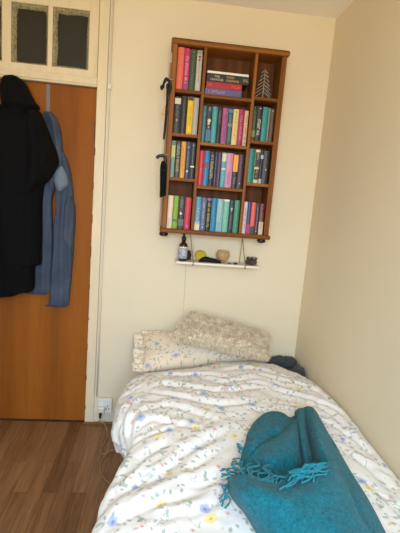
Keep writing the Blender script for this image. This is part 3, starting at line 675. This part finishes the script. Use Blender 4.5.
bm = bmesh.new(); tube(bm, catmull(pts, 70), .0034, 7); tube(bm, catmull(pts2, 50), .0030, 7); obj('cable', bm, plain((150, 124, 92), .5), pg, True)

# ------------------------------------------------------------------ bed
bd = thing('bed', 'single bed base under the floral duvet along the right wall', 'bed', (.42, -1.0, 0))
BX0, BX1, BY0, BY1 = .025, .855, -1.94, -.045
obj('divan_base', boxbm(BX0, BX1, BY0, BY1, .05, .235, bev=.012), M_DIVAN, bd)
for x in (BX0+.08, BX1-.08):
    for y in (BY0+.1, BY1-.1):
        bm = bmesh.new(); lathe(bm, [(.02, 0), (.026, .008), (.022, .0502)], (x, y, 0), 16); obj('foot', bm, M_BLACKPL, bd, True)
mt = obj('mattress', boxbm(BX0, BX1, BY0, BY1, .2355, .43, bev=.03, seg=4), M_MATT, None, True)
tag(mt, 'white mattress on the single bed beneath the floral bedding', 'mattress')

# duvet -------------------------------------------------------------
def interp(xs, ys, x): return float(np.interp(x, xs, ys))
LY = [-2.0, -1.7, -1.45, -1.28, -1.12, -.99, -.93, -.86, -.77, -.66, -.56, -.45, -.3, 0]
LXv = [-.175, -.165, -.150, -.122, -.092, -.066, -.084, -.140, -.158, -.156, -.140, -.114, -.090, -.07]
def left_x(y): return interp(LY, LXv, y)
HZ = [(-2.0, .25), (-1.4, .25), (-1.06, .30), (-.97, .39), (-.88, .385), (-.75, .33), (-.5, .34), (-.3, .38), (0, .40)]
def hem_z(y): return interp([a for a, b in HZ], [b for a, b in HZ], y)
def head_y(x): return interp([-.15, -.005, .21, .46, .66, .76, .82, .9], [-.40, -.345, -.262, -.165, -.135, -.20, -.28, -.38], x)
def top_z(x, y):
    z = .548+.022*math.exp(-((x-.45)/.34)**2)
    z -= .045*max(0, (x-.55)/.35)*max(0, min(1, (y+.75)/.6))     # lower by the wall at the head end
    return z
def thr_mask(x, y):
    a = max(0, min(1, (x-.20)/.12))*max(0, min(1, (.82-x)/.12))*max(0, min(1, (-.86-y)/.14))
    return a
# creases: polylines of the photograph laid on the bed's top, (points, depth, width, side ridge)
CR = [([(113, 486), (122, 474), (139, 456), (165, 445)], .016, .020), ([(119, 446), (127, 424), (141, 402)], .012, .016), ([(114, 436), (121, 416), (132, 398)], .010, .014),
      ([(112, 494), (133, 484), (157, 475), (199, 446), (234, 432)], .017, .020), ([(116, 521), (148, 508), (177, 499), (219, 476)], .016, .022),
      ([(132, 415), (152, 409), (177, 408), (216, 421)], .009, .016), ([(128, 430), (150, 420), (178, 424), (200, 432)], .008, .014), ([(165, 385), (190, 388), (216, 392), (252, 389)], .011, .016),
      ([(150, 392), (180, 398), (220, 406), (250, 404)], .009, .015), ([(258, 376), (285, 382), (312, 388), (332, 402)], .011, .015), ([(272, 390), (305, 398), (340, 411), (356, 426)], .013, .015), ([(330, 424), (350, 436), (370, 450)], .012, .014),
      ([(335, 446), (362, 462), (392, 486)], .012, .015), ([(346, 470), (372, 488), (398, 508)], .010, .014), ([(316, 404), (336, 419), (350, 436)], .010, .013), ([(225, 372), (255, 370), (285, 376)], .009, .014), ([(165, 375), (195, 374), (225, 378)], .009, .014),
      ([(140, 478), (158, 460), (178, 448)], .008, .013), ([(150, 520), (186, 514), (222, 502)], .009, .016), ([(190, 470), (214, 455), (226, 446)], .010, .016)]
CRW = [([np.array(at_z(a, b, .56))[:2] for a, b in catmull([(*p, 0) for p in pl], 14)[:, :2]], d, w) for pl, d, w in CR]
def creases(X, Y):
    """sum of creases over arrays of bed-top positions"""
    tot = np.zeros_like(X)
    for pl, dep, w in CRW:
        best = np.full(X.shape, 1e9); sg = np.ones(X.shape); bt = np.zeros(X.shape)
        for i in range(len(pl)-1):
            a, b = pl[i], pl[i+1]; dx, dy = b[0]-a[0], b[1]-a[1]; L2 = dx*dx+dy*dy+1e-12
            u = np.clip(((X-a[0])*dx+(Y-a[1])*dy)/L2, 0, 1); ex, ey = X-a[0]-u*dx, Y-a[1]-u*dy; d2 = ex*ex+ey*ey
            k = d2 < best; best = np.where(k, d2, best); sg = np.where(k, np.where(dx*ey-dy*ex > 0, 1, -1), sg); bt = np.where(k, (i+u)/(len(pl)-1), bt)
        d = np.sqrt(best)*sg; fade = np.sin(math.pi*np.clip(.08+.84*bt, 0, 1))**.5
        tot += .78*fade*dep*(-np.exp(-(d/w)**2)+.9*np.exp(-((d-1.9*w)/(1.5*w))**2)+.35*np.exp(-((d+1.9*w)/(1.4*w))**2))
    return tot
NS, NV = 190, 230
P = np.zeros((NV, NS, 3)); UV = np.zeros((NV, NS, 2)); FLAT = np.zeros((NV, NS, 2))
for i in range(NV):
    v = i/(NV-1); v = v**1.15
    for j in range(NS):
        u = j/(NS-1)
        xa = -.30+u*1.25                                    # rough x for the slanted head edge
        yh = head_y(max(-.1, min(.88, xa))); y = yh*(1-v)-1.95*v
        lx = left_x(y); hz = hem_z(y); zt = top_z(.2, y); lx0 = max(lx, -.19)
        zr = top_z(.88, y)
        ctrl = [(lx+.022, hz), (lx+.006, hz+.05), (lx, (hz+.43)/2+.03), (lx+.020, zt-.055), (lx+.075, zt-.012), (lx+.17, zt)]
        for xx in (.2, .35, .5, .65, .78): ctrl.append((xx, top_z(xx, y)))
        ctrl += [(.845, zr-.002), (.874, zr-.016), (.886, zr-.045), (.888, zr-.10)]
        key = ctrl
        # position along the section
        if j == 0:
            pass
        A = np.array(key); seg = np.sqrt((np.diff(A, axis=0)**2).sum(1)); cum = np.concatenate([[0], np.cumsum(seg)])
        s = u*cum[-1]; k = min(max(int(np.searchsorted(cum, s))-1, 0), len(A)-2); f = (s-cum[k])/max(seg[k], 1e-9)
        p0, p1, p2, p3 = A[max(k-1, 0)], A[k], A[k+1], A[min(k+2, len(A)-1)]
        q = .5*((2*p1)+(-p0+p2)*f+(2*p0-5*p1+4*p2-p3)*f*f+(-p0+3*p1-3*p2+p3)*f**3)
        drop = math.exp(-(v/.035)**1.2)
        P[i, j] = (q[0], y, q[1]-drop*.08)
        FLAT[i, j] = (s-cum[5]+A[5][0], y); UV[i, j] = FLAT[i, j]
# normals of the smooth surface, then folds along them
du = np.gradient(P, axis=1); dv = np.gradient(P, axis=0); Nn = np.cross(dv, du); Nn /= np.linalg.norm(Nn, axis=2, keepdims=True)+1e-9
if Nn[NV//2, NS//2, 2] < 0: Nn = -Nn
CRE = creases(FLAT[..., 0], FLAT[..., 1])
for i in range(NV):
    for j in range(NS):
        x, y = FLAT[i, j]; dx, dy = x-.42, (y+1.75)
        r = math.hypot(dx, dy*.9); th = math.atan2(dy, dx)
        m = thr_mask(x, y)
        wr = .0048*nz(r*9+1.2*nz(x*3, y*3, 5), th*2.2, 1)+.0050*(.6-2.4*abs(nz(r*15+1.5*nz(x*5, y*5, 15), th*3.4, 7)))+.0040*nz(x*15, y*13, 9)+.0026*nz(r*42, th*9, 3)
        if x < -.02: wr *= 1.25
        d = wr+.012*nz(x*3.1, y*3.1, 2)+CRE[i, j]
        edge = min(1, max(0, (.90-P[i, j, 0])/.10)) if P[i, j, 0] > .7 else 1
        inner = .25+.75*edge
        d = d*(1-.75*m)*inner
        P[i, j] += Nn[i, j]*d
        P[i, j, 0] = min(P[i, j, 0], .8935)
        P[i, j, 2] = max(P[i, j, 2], .447 if P[i, j, 0] > BX0 and P[i, j, 0] < .86 else 0)
bm = bmesh.new(); grid(bm, P, UV)
dv_ = obj('duvet', bm, M_FLORAL, None, True)
tag(dv_, 'crumpled white duvet with small blue and yellow flowers covering the bed', 'duvet')
solid(dv_, .014, 1)
_dv_mod = dv_.modifiers[0]
from mathutils.bvhtree import BVHTree
_dg = bpy.context.evaluated_depsgraph_get(); _bv = BVHTree.FromObject(dv_, _dg)
def duv_z(x, y):
    h = _bv.ray_cast(Vector((x, y, 2)), Vector((0, 0, -1)))
    return h[0].z if h[0] else .56

# pillow ------------------------------------------------------------
def cushion(c00, c10, c11, c01, th, n=40, m=30, pinch=.10, seed=1, ruff=.006, edge=.0):
    """c00 front-left, c10 front-right, c11 back-right, c01 back-left; returns closed bm with UVs and top grid"""
    c = [np.array(k, float) for k in (c00, c10, c11, c01)]
    nrm = np.cross(c[1]-c[0], c[3]-c[0]); nrm /= np.linalg.norm(nrm)
    Wd = np.linalg.norm(c[1]-c[0]); Hd = np.linalg.norm(c[3]-c[0]); G = []
    uv = np.zeros((m, n, 2))
    for sgn in (1, -1):
        P = np.zeros((m, n, 3))
        for i in range(m):
            for j in range(n):
                u, v = j/(n-1), i/(m-1)
                uu = .5+(u-.5)*(1-pinch*(1-abs(2*v-1)**1.5)*abs(2*u-1)**3*.6) ; vv = .5+(v-.5)*(1-pinch*(1-abs(2*u-1)**1.5)*abs(2*v-1)**3)
                b = (c[0]*(1-uu)+c[1]*uu)*(1-vv)+(c[3]*(1-uu)+c[2]*uu)*vv
                h = (max(0, 1-abs(2*u-1)**2.6)*max(0, 1-abs(2*v-1)**2.6))**.5
                fold = ruff*(nz(u*5, v*4, seed)*1.4+nz(u*13, v*10, seed+3)*.6)*h
                P[i, j] = b+nrm*(sgn*th/2*h+fold); uv[i, j] = (u*Wd+seed*1.7+(3 if sgn < 0 else 0), v*Hd+seed)
        G.append((P, uv.copy()))
    bm = bmesh.new(); grid(bm, *G[0]); V = grid(bm, G[1][0][:, ::-1], G[1][1][:, ::-1])
    bmesh.ops.remove_doubles(bm, verts=bm.verts, dist=1e-5)
    return bm, G[0][0], nrm
PA, PB, PC, PD = (-.055, -.335, .490), (.60, -.175, .530), (.60, -.050, .610), (-.070, -.055, .615)
pl = thing('pillow', 'white floral pillow with frilled edge leaning against the wall', 'pillow', (.27, -.25, .47))
bm, top, nr = cushion(PA, PB, PC, PD, .155, seed=4, pinch=.06)
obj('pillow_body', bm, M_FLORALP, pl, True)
# frill along the left edge and back corner
def frill(a, b, out, name, amp=.010, width=.035, freq=11):
    a, b, out = np.array(a), np.array(b), np.array(out)/np.linalg.norm(out); N = 90; K = 7; Q = np.zeros((N, K, 3)); U = np.zeros((N, K, 2)); L = np.linalg.norm(b-a)
    nn = np.cross(b-a, out); nn /= np.linalg.norm(nn)
    for i in range(N):
        u = i/(N-1); c = a*(1-u)+b*u
        for k in range(K):
            s = k/(K-1); w = width*s*(1+.25*nz(u*9, 2)); Q[i, k] = c+out*(w-.006)+nn*(amp*s*(math.sin(u*freq*2*math.pi)+.5*nz(u*20, 5))); U[i, k] = (u*L+9, s*width+5)
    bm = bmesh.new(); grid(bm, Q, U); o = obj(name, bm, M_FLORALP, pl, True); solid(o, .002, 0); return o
frill(np.array(PA)+(.012, .0, .010), np.array(PD)+(.012, 0, 0), (-1, -.12, -.05), 'frill', amp=.017, width=.060, freq=8)
frill(np.array(PD)+(0, -.004, -.004), np.array(PC)+(0, -.004, -.004), (0, .45, 1), 'frill', amp=.004, width=.030, freq=24)

# shaggy cushion ------------------------------------------------------
CA, CB, CC, CD = at_y(168, 336, -.345), at_y(270, 359, -.310), at_y(270, 335, -.150), at_y(191, 312, -.14)
# keep its lower side above the pillow
bm, top, nr = cushion(CA, CB, CC, CD, .085, n=46, m=30, seed=9, pinch=.05, ruff=.012)
if nr[2] < 0: pass
ct = thing('shaggy_cushion', 'cream shaggy fur cushion lying across the floral pillow', 'cushion', tuple((np.array(CA)+np.array(CB))/2))
rn = random.Random(21)
bm.normal_update(); bm.faces.ensure_lookup_table()
ctr = (np.array(CA)+np.array(CB)+np.array(CC)+np.array(CD))/4
faces = [(f.calc_center_median(), f.normal.copy(), f.calc_area(), [v.co.copy() for v in f.verts]) for f in bm.faces]
obj('cushion_body', bm, M_FUR, ct, True)
bf = bmesh.new(); areas = np.array([f[2] for f in faces]); pick = rn.choices(range(len(faces)), weights=areas, k=15000)
for k in pick:
    c, n, a, vs = faces[k]
    if len(vs) < 3: continue
    w = [rn.random() for _ in vs]; sw = sum(w); p = sum((vs[i]*(w[i]/sw) for i in range(len(vs))), Vector())
    out = (p-Vector(ctr)).normalized(); nn = n if n.dot(out) > 0 else -n
    if p.y > -.10 and nn.y > .3: continue
    clump = Vector((nz(p.x*38, p.y*38, p.z*38), nz(p.x*38+9, p.y*38, p.z*38), nz(p.x*38, p.y*38+9, p.z*38)))
    d = (nn*.75+clump*.65+Vector((rn.gauss(0, .22), -.18+rn.gauss(0, .18), -.30+rn.gauss(0, .2)))).normalized(); L = rn.uniform(.014, .026)
    sd = d.cross(Vector((rn.gauss(0, 1), rn.gauss(0, 1), rn.gauss(0, 1)))).normalized()*rn.uniform(.0011, .0019)
    m1 = p+d*L*.55; tip = p+d*L*.95+Vector((0, -.1, -.25))*L*.5
    if tip.y > -.004: continue
    q = [bf.verts.new(x) for x in (p-sd, p+sd, m1+sd*.8, m1-sd*.8, tip)]
    bf.faces.new((q[0], q[1], q[2], q[3])); bf.faces.new((q[3], q[2], q[4]))
fu = obj('fur_pile', bf, M_FUR, ct, True); fu['kind'] = 'stuff'

# dark bundle in the corner
bn = thing('cloth_bundle', 'charcoal bundled fabric squeezed into the corner between bed and walls', 'fabric bundle', (.83, -.09, .43))
def blob(c, r, seed, name):
    bm = bmesh.new(); bmesh.ops.create_icosphere(bm, subdivisions=4, radius=1)
    for v in bm.verts:
        p = v.co.copy(); k = 1+.16*nz(p.x*1.6+seed, p.y*1.6, p.z*1.6)+.07*nz(p.x*5, p.y*5+seed, p.z*4)
        v.co = Vector((c[0]+p.x*r[0]*k, c[1]+p.y*r[1]*k, c[2]+p.z*r[2]*k)); v.co.x = min(v.co.x, .893); v.co.y = min(v.co.y, -.006); v.co.z = max(v.co.z, .434)
    return obj(name, bm, M_DARKCLOTH, bn, True)
blob((.785, -.058, .476), (.078, .040, .036), 1, 'fold'); blob((.842, -.070, .478), (.052, .050, .036), 5, 'fold'); blob((.858, -.215, .478), (.034, .052, .042), 9, 'fold')

# ------------------------------------------------------------------ teal throw
th = thing('throw_blanket', 'crumpled teal chenille throw with tasselled edge lying on the duvet', 'throw', (.5, -1.25, .58))
BZ = .576
def rib(pts): return [np.array(at_z(a, b, BZ+h)) for a, b, h in pts]
def loft(ribs, n, m, amp=.004, seed=0, fz=18, hem=None):
    R = [catmull(rib(r), m) for r in ribs]; R = np.array(R); out = np.zeros((n, m, 3))
    for k in range(m): out[:, k] = catmull(R[:, k], n)
    for i in range(n):
        for k in range(m):
            x, y, z = out[i, k]; e = min(i, n-1-i, k, m-1-k)/4; e = min(1, e)
            out[i, k, 2] += e*amp*(nz(x*fz, y*fz, seed)+.6*nz(x*fz*2.3, y*fz*2.3, seed+4))
            out[i, k, 2] = max(out[i, k, 2], duv_z(x, y)+.010)
    return out
A1 = loft([[(246, 444, .003), (243, 452, .006), (241, 462, .008), (242, 474, .008)],
          [(249, 432, .016), (250, 444, .034), (251, 456, .030), (254, 472, .012)],
          [(257, 420, .018), (259, 433, .038), (261, 447, .030), (268, 466, .012)],
          [(267, 413, .012), (269, 427, .030), (271, 441, .022), (280, 460, .012)],
          [(276, 412, .012), (278, 424, .036), (280, 437, .034), (288, 455, .014)],
          [(284, 414, .010), (285, 425, .020), (287, 437, .026), (294, 452, .014)],
          [(290, 418, .010), (291, 427, .032), (293, 438, .036), (299, 450, .014)],
          [(298, 414, .020), (299, 424, .024), (300, 436, .020), (304, 448, .012)]], 90, 44, .006, 2, 24)
A2 = loft([[(297, 416, 0.025), (291, 426, 0.039), (279, 436, 0.044), (263, 445, 0.043), (250, 457, 0.037), (242, 470, 0.017), (236, 484, 0.007)],
          [(298, 418, 0.034), (292, 430, 0.053), (281, 441, 0.058), (266, 451, 0.056), (254, 463, 0.032), (246, 475, 0.024), (240, 488, 0.011)],
          [(299, 421, 0.037), (294, 435, 0.058), (285, 448, 0.065), (273, 459, 0.063), (262, 470, 0.035), (255, 480, 0.026), (249, 491, 0.013)],
          [(300, 424, 0.034), (297, 441, 0.049), (291, 455, 0.054), (283, 467, 0.033), (275, 477, 0.029), (270, 485, 0.022), (266, 494, 0.013)],
          [(301, 426, 0.020), (300, 444, 0.029), (298, 460, 0.032), (294, 472, 0.020), (290, 481, 0.018), (287, 489, 0.015), (284, 496, 0.011)],
          [(303, 428, 0.010), (304, 446, 0.012), (304, 462, 0.012), (303, 474, 0.008), (301, 483, 0.008), (300, 490, 0.008), (299, 498, 0.007)]], 80, 70, .004, 6, 20)
A3 = loft([[(295, 413, .020), (297, 428, .020), (300, 446, .016), (303, 468, .016), (305, 492, .016)],
          [(298, 410, .046), (300, 425, .062), (303, 444, .058), (307, 467, .044), (309, 492, .026)],
          [(301, 408.5, .052), (303, 424, .056), (307, 444, .046), (311, 467, .034), (314, 492, .026)],
          [(304, 408, .046), (306, 424, .038), (310, 444, .030), (314, 467, .026), (318, 492, .024)],
          [(308, 407, .054), (311, 423, .072), (316, 444, .074), (320, 467, .056), (324, 492, .036)],
          [(312, 408, .050), (316, 424, .086), (321, 444, .090), (327, 467, .070), (331, 492, .046)],
          [(315, 411, .030), (321, 428, .060), (328, 447, .064), (335, 468, .056), (340, 492, .042)],
          [(317, 414, .016), (326, 432, .034), (334, 451, .038), (342, 470, .036), (348, 492, .030)],
          [(319, 418, .003), (329, 436, .004), (339, 453, .004), (348, 472, .006), (356, 492, .008)]], 110, 60, .004, 3, 22)
Dp = loft([[(318, 444, .050), (330, 476, .050), (345, 505, .045), (358, 560, .03)],
           [(324, 440, .046), (338, 473, .052), (355, 505, .048), (372, 560, .036)],
           [(329, 437, .026), (345, 470, .030), (364, 505, .032), (386, 560, .026)],
           [(332, 440, .006), (349, 470, .006), (371, 506, .007), (398, 560, .006)]], 40, 70, .004, 5)
Bp = loft([[(229, 479, 0.010), (229, 490, 0.010), (236, 502, 0.010), (248, 517, 0.010), (270, 556, 0.010)],
           [(233, 477, 0.068), (237, 491, 0.076), (245, 505, 0.064), (257, 520, 0.050), (280, 558, 0.030)],
           [(244, 475, 0.094), (249, 489, 0.106), (258, 504, 0.092), (270, 521, 0.076), (290, 560, 0.050)],
           [(258, 478, 0.096), (262, 491, 0.118), (272, 506, 0.106), (284, 523, 0.090), (304, 562, 0.060)],
           [(272, 482, 0.092), (277, 494, 0.120), (287, 509, 0.112), (299, 526, 0.098), (318, 564, 0.070)],
           [(286, 483, 0.094), (292, 495, 0.118), (302, 511, 0.112), (314, 529, 0.098), (330, 566, 0.070)],
           [(300, 480, 0.100), (306, 493, 0.120), (316, 511, 0.108), (328, 530, 0.094), (342, 568, 0.070)],
           [(314, 473, 0.110), (320, 489, 0.122), (329, 510, 0.110), (340, 531, 0.096), (352, 570, 0.070)],
           [(324, 464, 0.118), (331, 484, 0.118), (341, 510, 0.106), (351, 533, 0.092), (362, 570, 0.070)],
           [(331, 461, 0.114), (340, 482, 0.108), (352, 510, 0.094), (362, 534, 0.080), (372, 572, 0.060)],
           [(337, 466, 0.096), (346, 485, 0.090), (358, 512, 0.076), (370, 536, 0.064), (384, 572, 0.040)]], 120, 70, .0085, 8, 11)
bm = bmesh.new()
for Q in (A1, A2, A3, Dp, Bp): grid(bm, Q)
cl = obj('blanket_cloth', bm, M_TEAL, th, True); solid(cl, .007, 0)
_t = M_TEAL.node_tree
M_TASS = mat_cloth('teal_tassel_yarn', (14, 98, 114), (44, 148, 162), 500, .5, .1)
rn = random.Random(31)
def tassel(p0, p1, h0, h1, bend=.4):
    a = np.array(at_z(*p0, BZ+h0)); b = np.array(at_z(*p1, BZ+h1)); mid = (a+b)/2
    per = np.array([-(b-a)[1], (b-a)[0], 0]); k = rn.uniform(-bend, bend)
    pts = catmull([a, a*.67+b*.33+per*k*.5+np.array([0, 0, .006]), a*.33+b*.67-per*k*.35+np.array([0, 0, .004]), b], 12)
    for q in pts: q[2] = max(q[2], duv_z(q[0], q[1])+.004)
    bm = bmesh.new(); tube(bm, pts, [.0024+.0006*math.sin(i*2.2) for i in range(11)]+[.0034], 6); obj('tassel', bm, M_TASS, th, True)
# row along the turned-over edge
edge = [(231, 479), (238, 476), (244, 475), (252, 477), (260, 479), (268, 481), (276, 483), (284, 483), (292, 482), (300, 480), (308, 476), (314, 472), (320, 467), (326, 463)]
eh = [.05, .075, .092, .094, .096, .094, .094, .094, .098, .102, .108, .114, .118, .118]
for k in range(38):
    u = k/37*(len(edge)-1); i = min(int(u), len(edge)-2); f = u-i
    ex = edge[i][0]*(1-f)+edge[i+1][0]*f; ey = edge[i][1]*(1-f)+edge[i+1][1]*f; h = eh[i]*(1-f)+eh[i+1]*f
    if k < 16: tx, ty = ex+rn.uniform(-5, 8), ey-rn.uniform(8, 18); tassel((ex, ey+1), (tx, ty), h+.006, .060)
    elif k < 27: tx, ty = ex+rn.uniform(8, 18), ey-rn.uniform(0, 9); tassel((ex, ey+1), (tx, ty), h+.006, .085)
    else: tx, ty = ex-rn.uniform(12, 30), ey+rn.uniform(-3, 14); tassel((ex, ey), (tx, ty), h+.014, .122)
for k in range(12):
    ex, ey = 318+rn.uniform(-3, 12), 466+rn.uniform(-2, 6); tassel((ex, ey), (ex-rn.uniform(12, 34), ey+rn.uniform(3, 16)), .126, .124)
# strands lying on the duvet at its left
for (a, b) in (((244, 452), (238, 446)), ((244, 455), (240, 448)), ((242, 458), (239, 451)), ((243, 449), (237, 444)), ((241, 461), (233, 459)), ((240, 464), (232, 462)), ((240, 466), (231, 465)), ((238, 471), (222, 469)), ((238, 473), (220, 471)), ((237, 475), (222, 474)), ((236, 476), (221, 477)), ((236, 478), (226, 480)),
               ((230, 482), (224, 492)), ((229, 484), (222, 496)), ((230, 485), (220, 502)), ((231, 486), (222, 506)), ((231, 487), (225, 508)), ((230, 488), (219, 499))):
    tassel(a, b, .014, .008, .5)

# ------------------------------------------------------------------ clothes on the door
hk = thing('over_door_hook', 'grey metal strap hook over the top of the brown door', 'hook', at_y(48, 85, .01))
hx = at_y(48.2, 90, .014).x
bm = bmesh.new(); box(bm, hx-.010, hx+.010, .0145, .0175, 1.70, 1.9775, bev=.0006); obj('strap', bm, plain((128, 124, 120), .4, .05, .6), hk)
bm = bmesh.new(); c = catmull([(hx, .0145, 1.72), (hx, .008, 1.71), (hx, .007, 1.715), (hx, .006, 1.735)], 14); tube(bm, c, .0022, 8); obj('hook_arm', bm, plain((128, 124, 120), .4, .05, .6), hk, True)

def garment(name, rows, mat, parent, yb=.010, seed=0, n=44, steps=60, amp=.10, fq=5, dk=1.0):
    """rows: (py, pxl, pxr, depth) outline of the photograph on the hanging plane y = -.08; a closed tube of cloth from yb out to depth"""
    Rr = []
    for py, a, b, d in rows:
        A_, B_ = at_y(a, py, -.08), at_y(b, py, -.08); Rr.append((A_.x, B_.x, (A_.z+B_.z)/2, d, A_.z, B_.z))
    Rr = catmull(Rr, steps); P = np.zeros((steps, n, 3))
    for i, (xa, xb, zz, d, za, zb) in enumerate(Rr):
        xb = max(xb, xa+.004)
        for j in range(n):
            a = 2*math.pi*j/n; ca, sa = math.cos(a), math.sin(a)
            sx = math.copysign(abs(ca)**.75, ca); u = (sx+1)/2; x = xa+(xb-xa)*u; z = za*(1-u)+zb*u
            fold = 1+amp*(math.sin(x*2*math.pi*fq*4+2.2*nz(x*6, z*2.2, seed)+seed)*.6+1.0*nz(x*14, z*4, seed+2))
            y = yb-(d*(abs(sa)**.7)*fold if sa < 0 else 0.0)
            P[i, j] = (x, min(yb-(yb-y)*dk, yb), z)
    bm = bmesh.new(); V = grid(bm, P, closed_v=True); bm.faces.new(V[0][::-1]); bm.faces.new(V[-1]); bmesh.ops.recalc_face_normals(bm, faces=bm.faces)
    return obj(name, bm, mat, parent, True)
jk = thing('denim_jacket', 'faded blue denim jacket hanging on the door beside the black coat', 'jacket', at_y(50, 110, -.02))
garment('body', [(109, 39, 47, .05), (116, 37, 53, .07), (128, 36, 57, .08), (145, 36, 59, .085), (170, 35, 60, .09), (195, 33, 49.5, .085), (215, 31, 48.6, .08), (240, 29, 49, .075), (270, 27, 48, .07), (290, 26, 47.5, .065), (295.5, 25, 47, .06)], M_DENIM, jk, dk=.55, seed=2, amp=.34)
garment('sleeve', [(150, 50, 60, .06), (165, 51, 66, .085), (182, 51.5, 69, .10), (198, 52.5, 70.5, .10), (216, 52, 71, .098), (222, 50, 71, .098), (245, 50, 71, .095), (268, 48.5, 69.5, .09), (290, 46.5, 67.5, .085), (305, 45, 66, .08), (308.5, 44.8, 65.5, .075)], M_DENIM, jk, dk=.55, seed=7, amp=.34)
garment('sleeve', [(196, 66, 69, .07), (206, 60.5, 72, .112), (222, 58.5, 72.4, .118), (236, 58.5, 71.5, .116), (242, 61, 71, .11), (248, 66, 70, .08)], M_DENIM, jk, dk=.55, seed=4, amp=.25)
garment('collar_lining', [(166, 58, 61, .10), (172, 52, 65, .125), (180, 51, 66.6, .13), (186, 53, 66, .128), (191, 56, 60, .11)], M_DENIML, jk, dk=.6, seed=3, amp=.02)
garment('yoke', [(112, 42, 47.5, .12), (118, 41, 50.5, .135), (130, 43, 53, .15), (142, 47, 54.5, .15), (152, 51, 56, .145), (158, 54, 57.5, .12)], mat_cloth('dark_denim_inside', (30, 38, 56), (54, 64, 84), 300), jk, yb=-.030, dk=.2, seed=6, amp=.1)
bm = bmesh.new()
for (x0, y0, x1, y1, d) in ((25.6, 293, 47, 293.6, -.034), (45.2, 305.2, 66, 306.2, -.042)):
    a, b = at_y(x0, y0, d), at_y(x1, y1, d); tube(bm, catmull([a, (a+b)/2+Vector((0, -.012, 0)), b], 12), .0045, 6)
obj('hem', bm, mat_cloth('dark_denim_hem', (40, 52, 76), (58, 72, 96), 300), jk, True)
co = thing('black_coat', 'long black hooded coat hanging on the brown door', 'coat', at_y(20, 90, -.03))
garment('body', [(104, 2, 30, .09), (112, -4, 38, .12), (124, -12, 45, .15), (140, -16, 49, .165), (170, -18, 46, .165), (200, -18, 42, .155), (230, -18, 41.2, .15), (250, -18, 40.8, .145), (264, -18, 40.5, .14), (266, -18, 34.8, .14), (286, -18, 34.0, .135), (291, -18, 32.6, .13)], M_COAT, co, yb=-.062, dk=.72, seed=1, amp=.12)
garment('hood', [(77.5, 10, 18, .10), (80, 6, 22.5, .15), (86, 3.5, 27, .18), (94, 3, 30.5, .19), (102, 3.5, 35, .19), (107, 5, 39, .185), (111, 8, 37, .16), (118, 10, 30, .14)], M_COAT, co, yb=-.062, dk=.72, seed=5, amp=.06)
garment('sleeve', [(112, 30, 40, .14), (124, 32, 45.5, .19), (140, 34, 51.5, .21), (152, 34, 56.3, .22), (162, 33, 58, .22), (170, 32, 55, .215), (178, 31, 50.5, .205), (186, 29, 43, .19), (192, 27, 38, .17)], M_COAT, co, yb=-.062, dk=.72, seed=9, amp=.08)
garment('sleeve', [(104, -14, 2, .10), (116, -20, 6, .16), (150, -24, 9, .20), (200, -26, 11, .20), (250, -27, 12, .19), (286, -27, 19, .18), (293.5, -26, 20, .165)], M_COAT, co, yb=-.062, dk=.72, seed=12, amp=.08)

# ------------------------------------------------------------------ light
def area(name, loc, rot, sx, sy, power, col):
    l = bpy.data.lights.new(name, 'AREA'); l.shape = 'RECTANGLE'; l.size = sx; l.size_y = sy; l.energy = power; l.color = col
    o = bpy.data.objects.new(name, l); COL.objects.link(o); o.location = loc; o.rotation_euler = rot; return o
# daylight through the window: cool sky light coming down, warm light coming up from the sunlit ground outside
sky_l = area('sky_light', ((WX0+WX1)/2, YF-.03, (WZ0+WZ1)/2+.12), (math.radians(90-42), 0, 0), 1.2, 1.0, 50, (.345, .63, 1)); sky_l.data.spread = math.radians(125)
ground_l = area('ground_light', ((WX0+WX1)/2, YF-.02, (WZ0+WZ1)/2), (math.radians(90+22), 0, 0), 1.2, 1.2, 30.5, (1, .75, .38)); ground_l.data.spread = math.radians(150)
w = bpy.data.worlds.new('sky'); SC.world = w; w.use_nodes = True; w.node_tree.nodes['Background'].inputs[0].default_value = (.75, .85, 1, 1); w.node_tree.nodes['Background'].inputs[1].default_value = .2

SC.view_settings.view_transform = 'Standard'; SC.view_settings.look = 'None'; SC.view_settings.gamma = 1; SC.view_settings.exposure = -0.13
SC.view_settings.use_curve_mapping = False
SC.cycles.use_denoising = True; SC.cycles.max_bounces = 10; SC.cycles.diffuse_bounces = 7
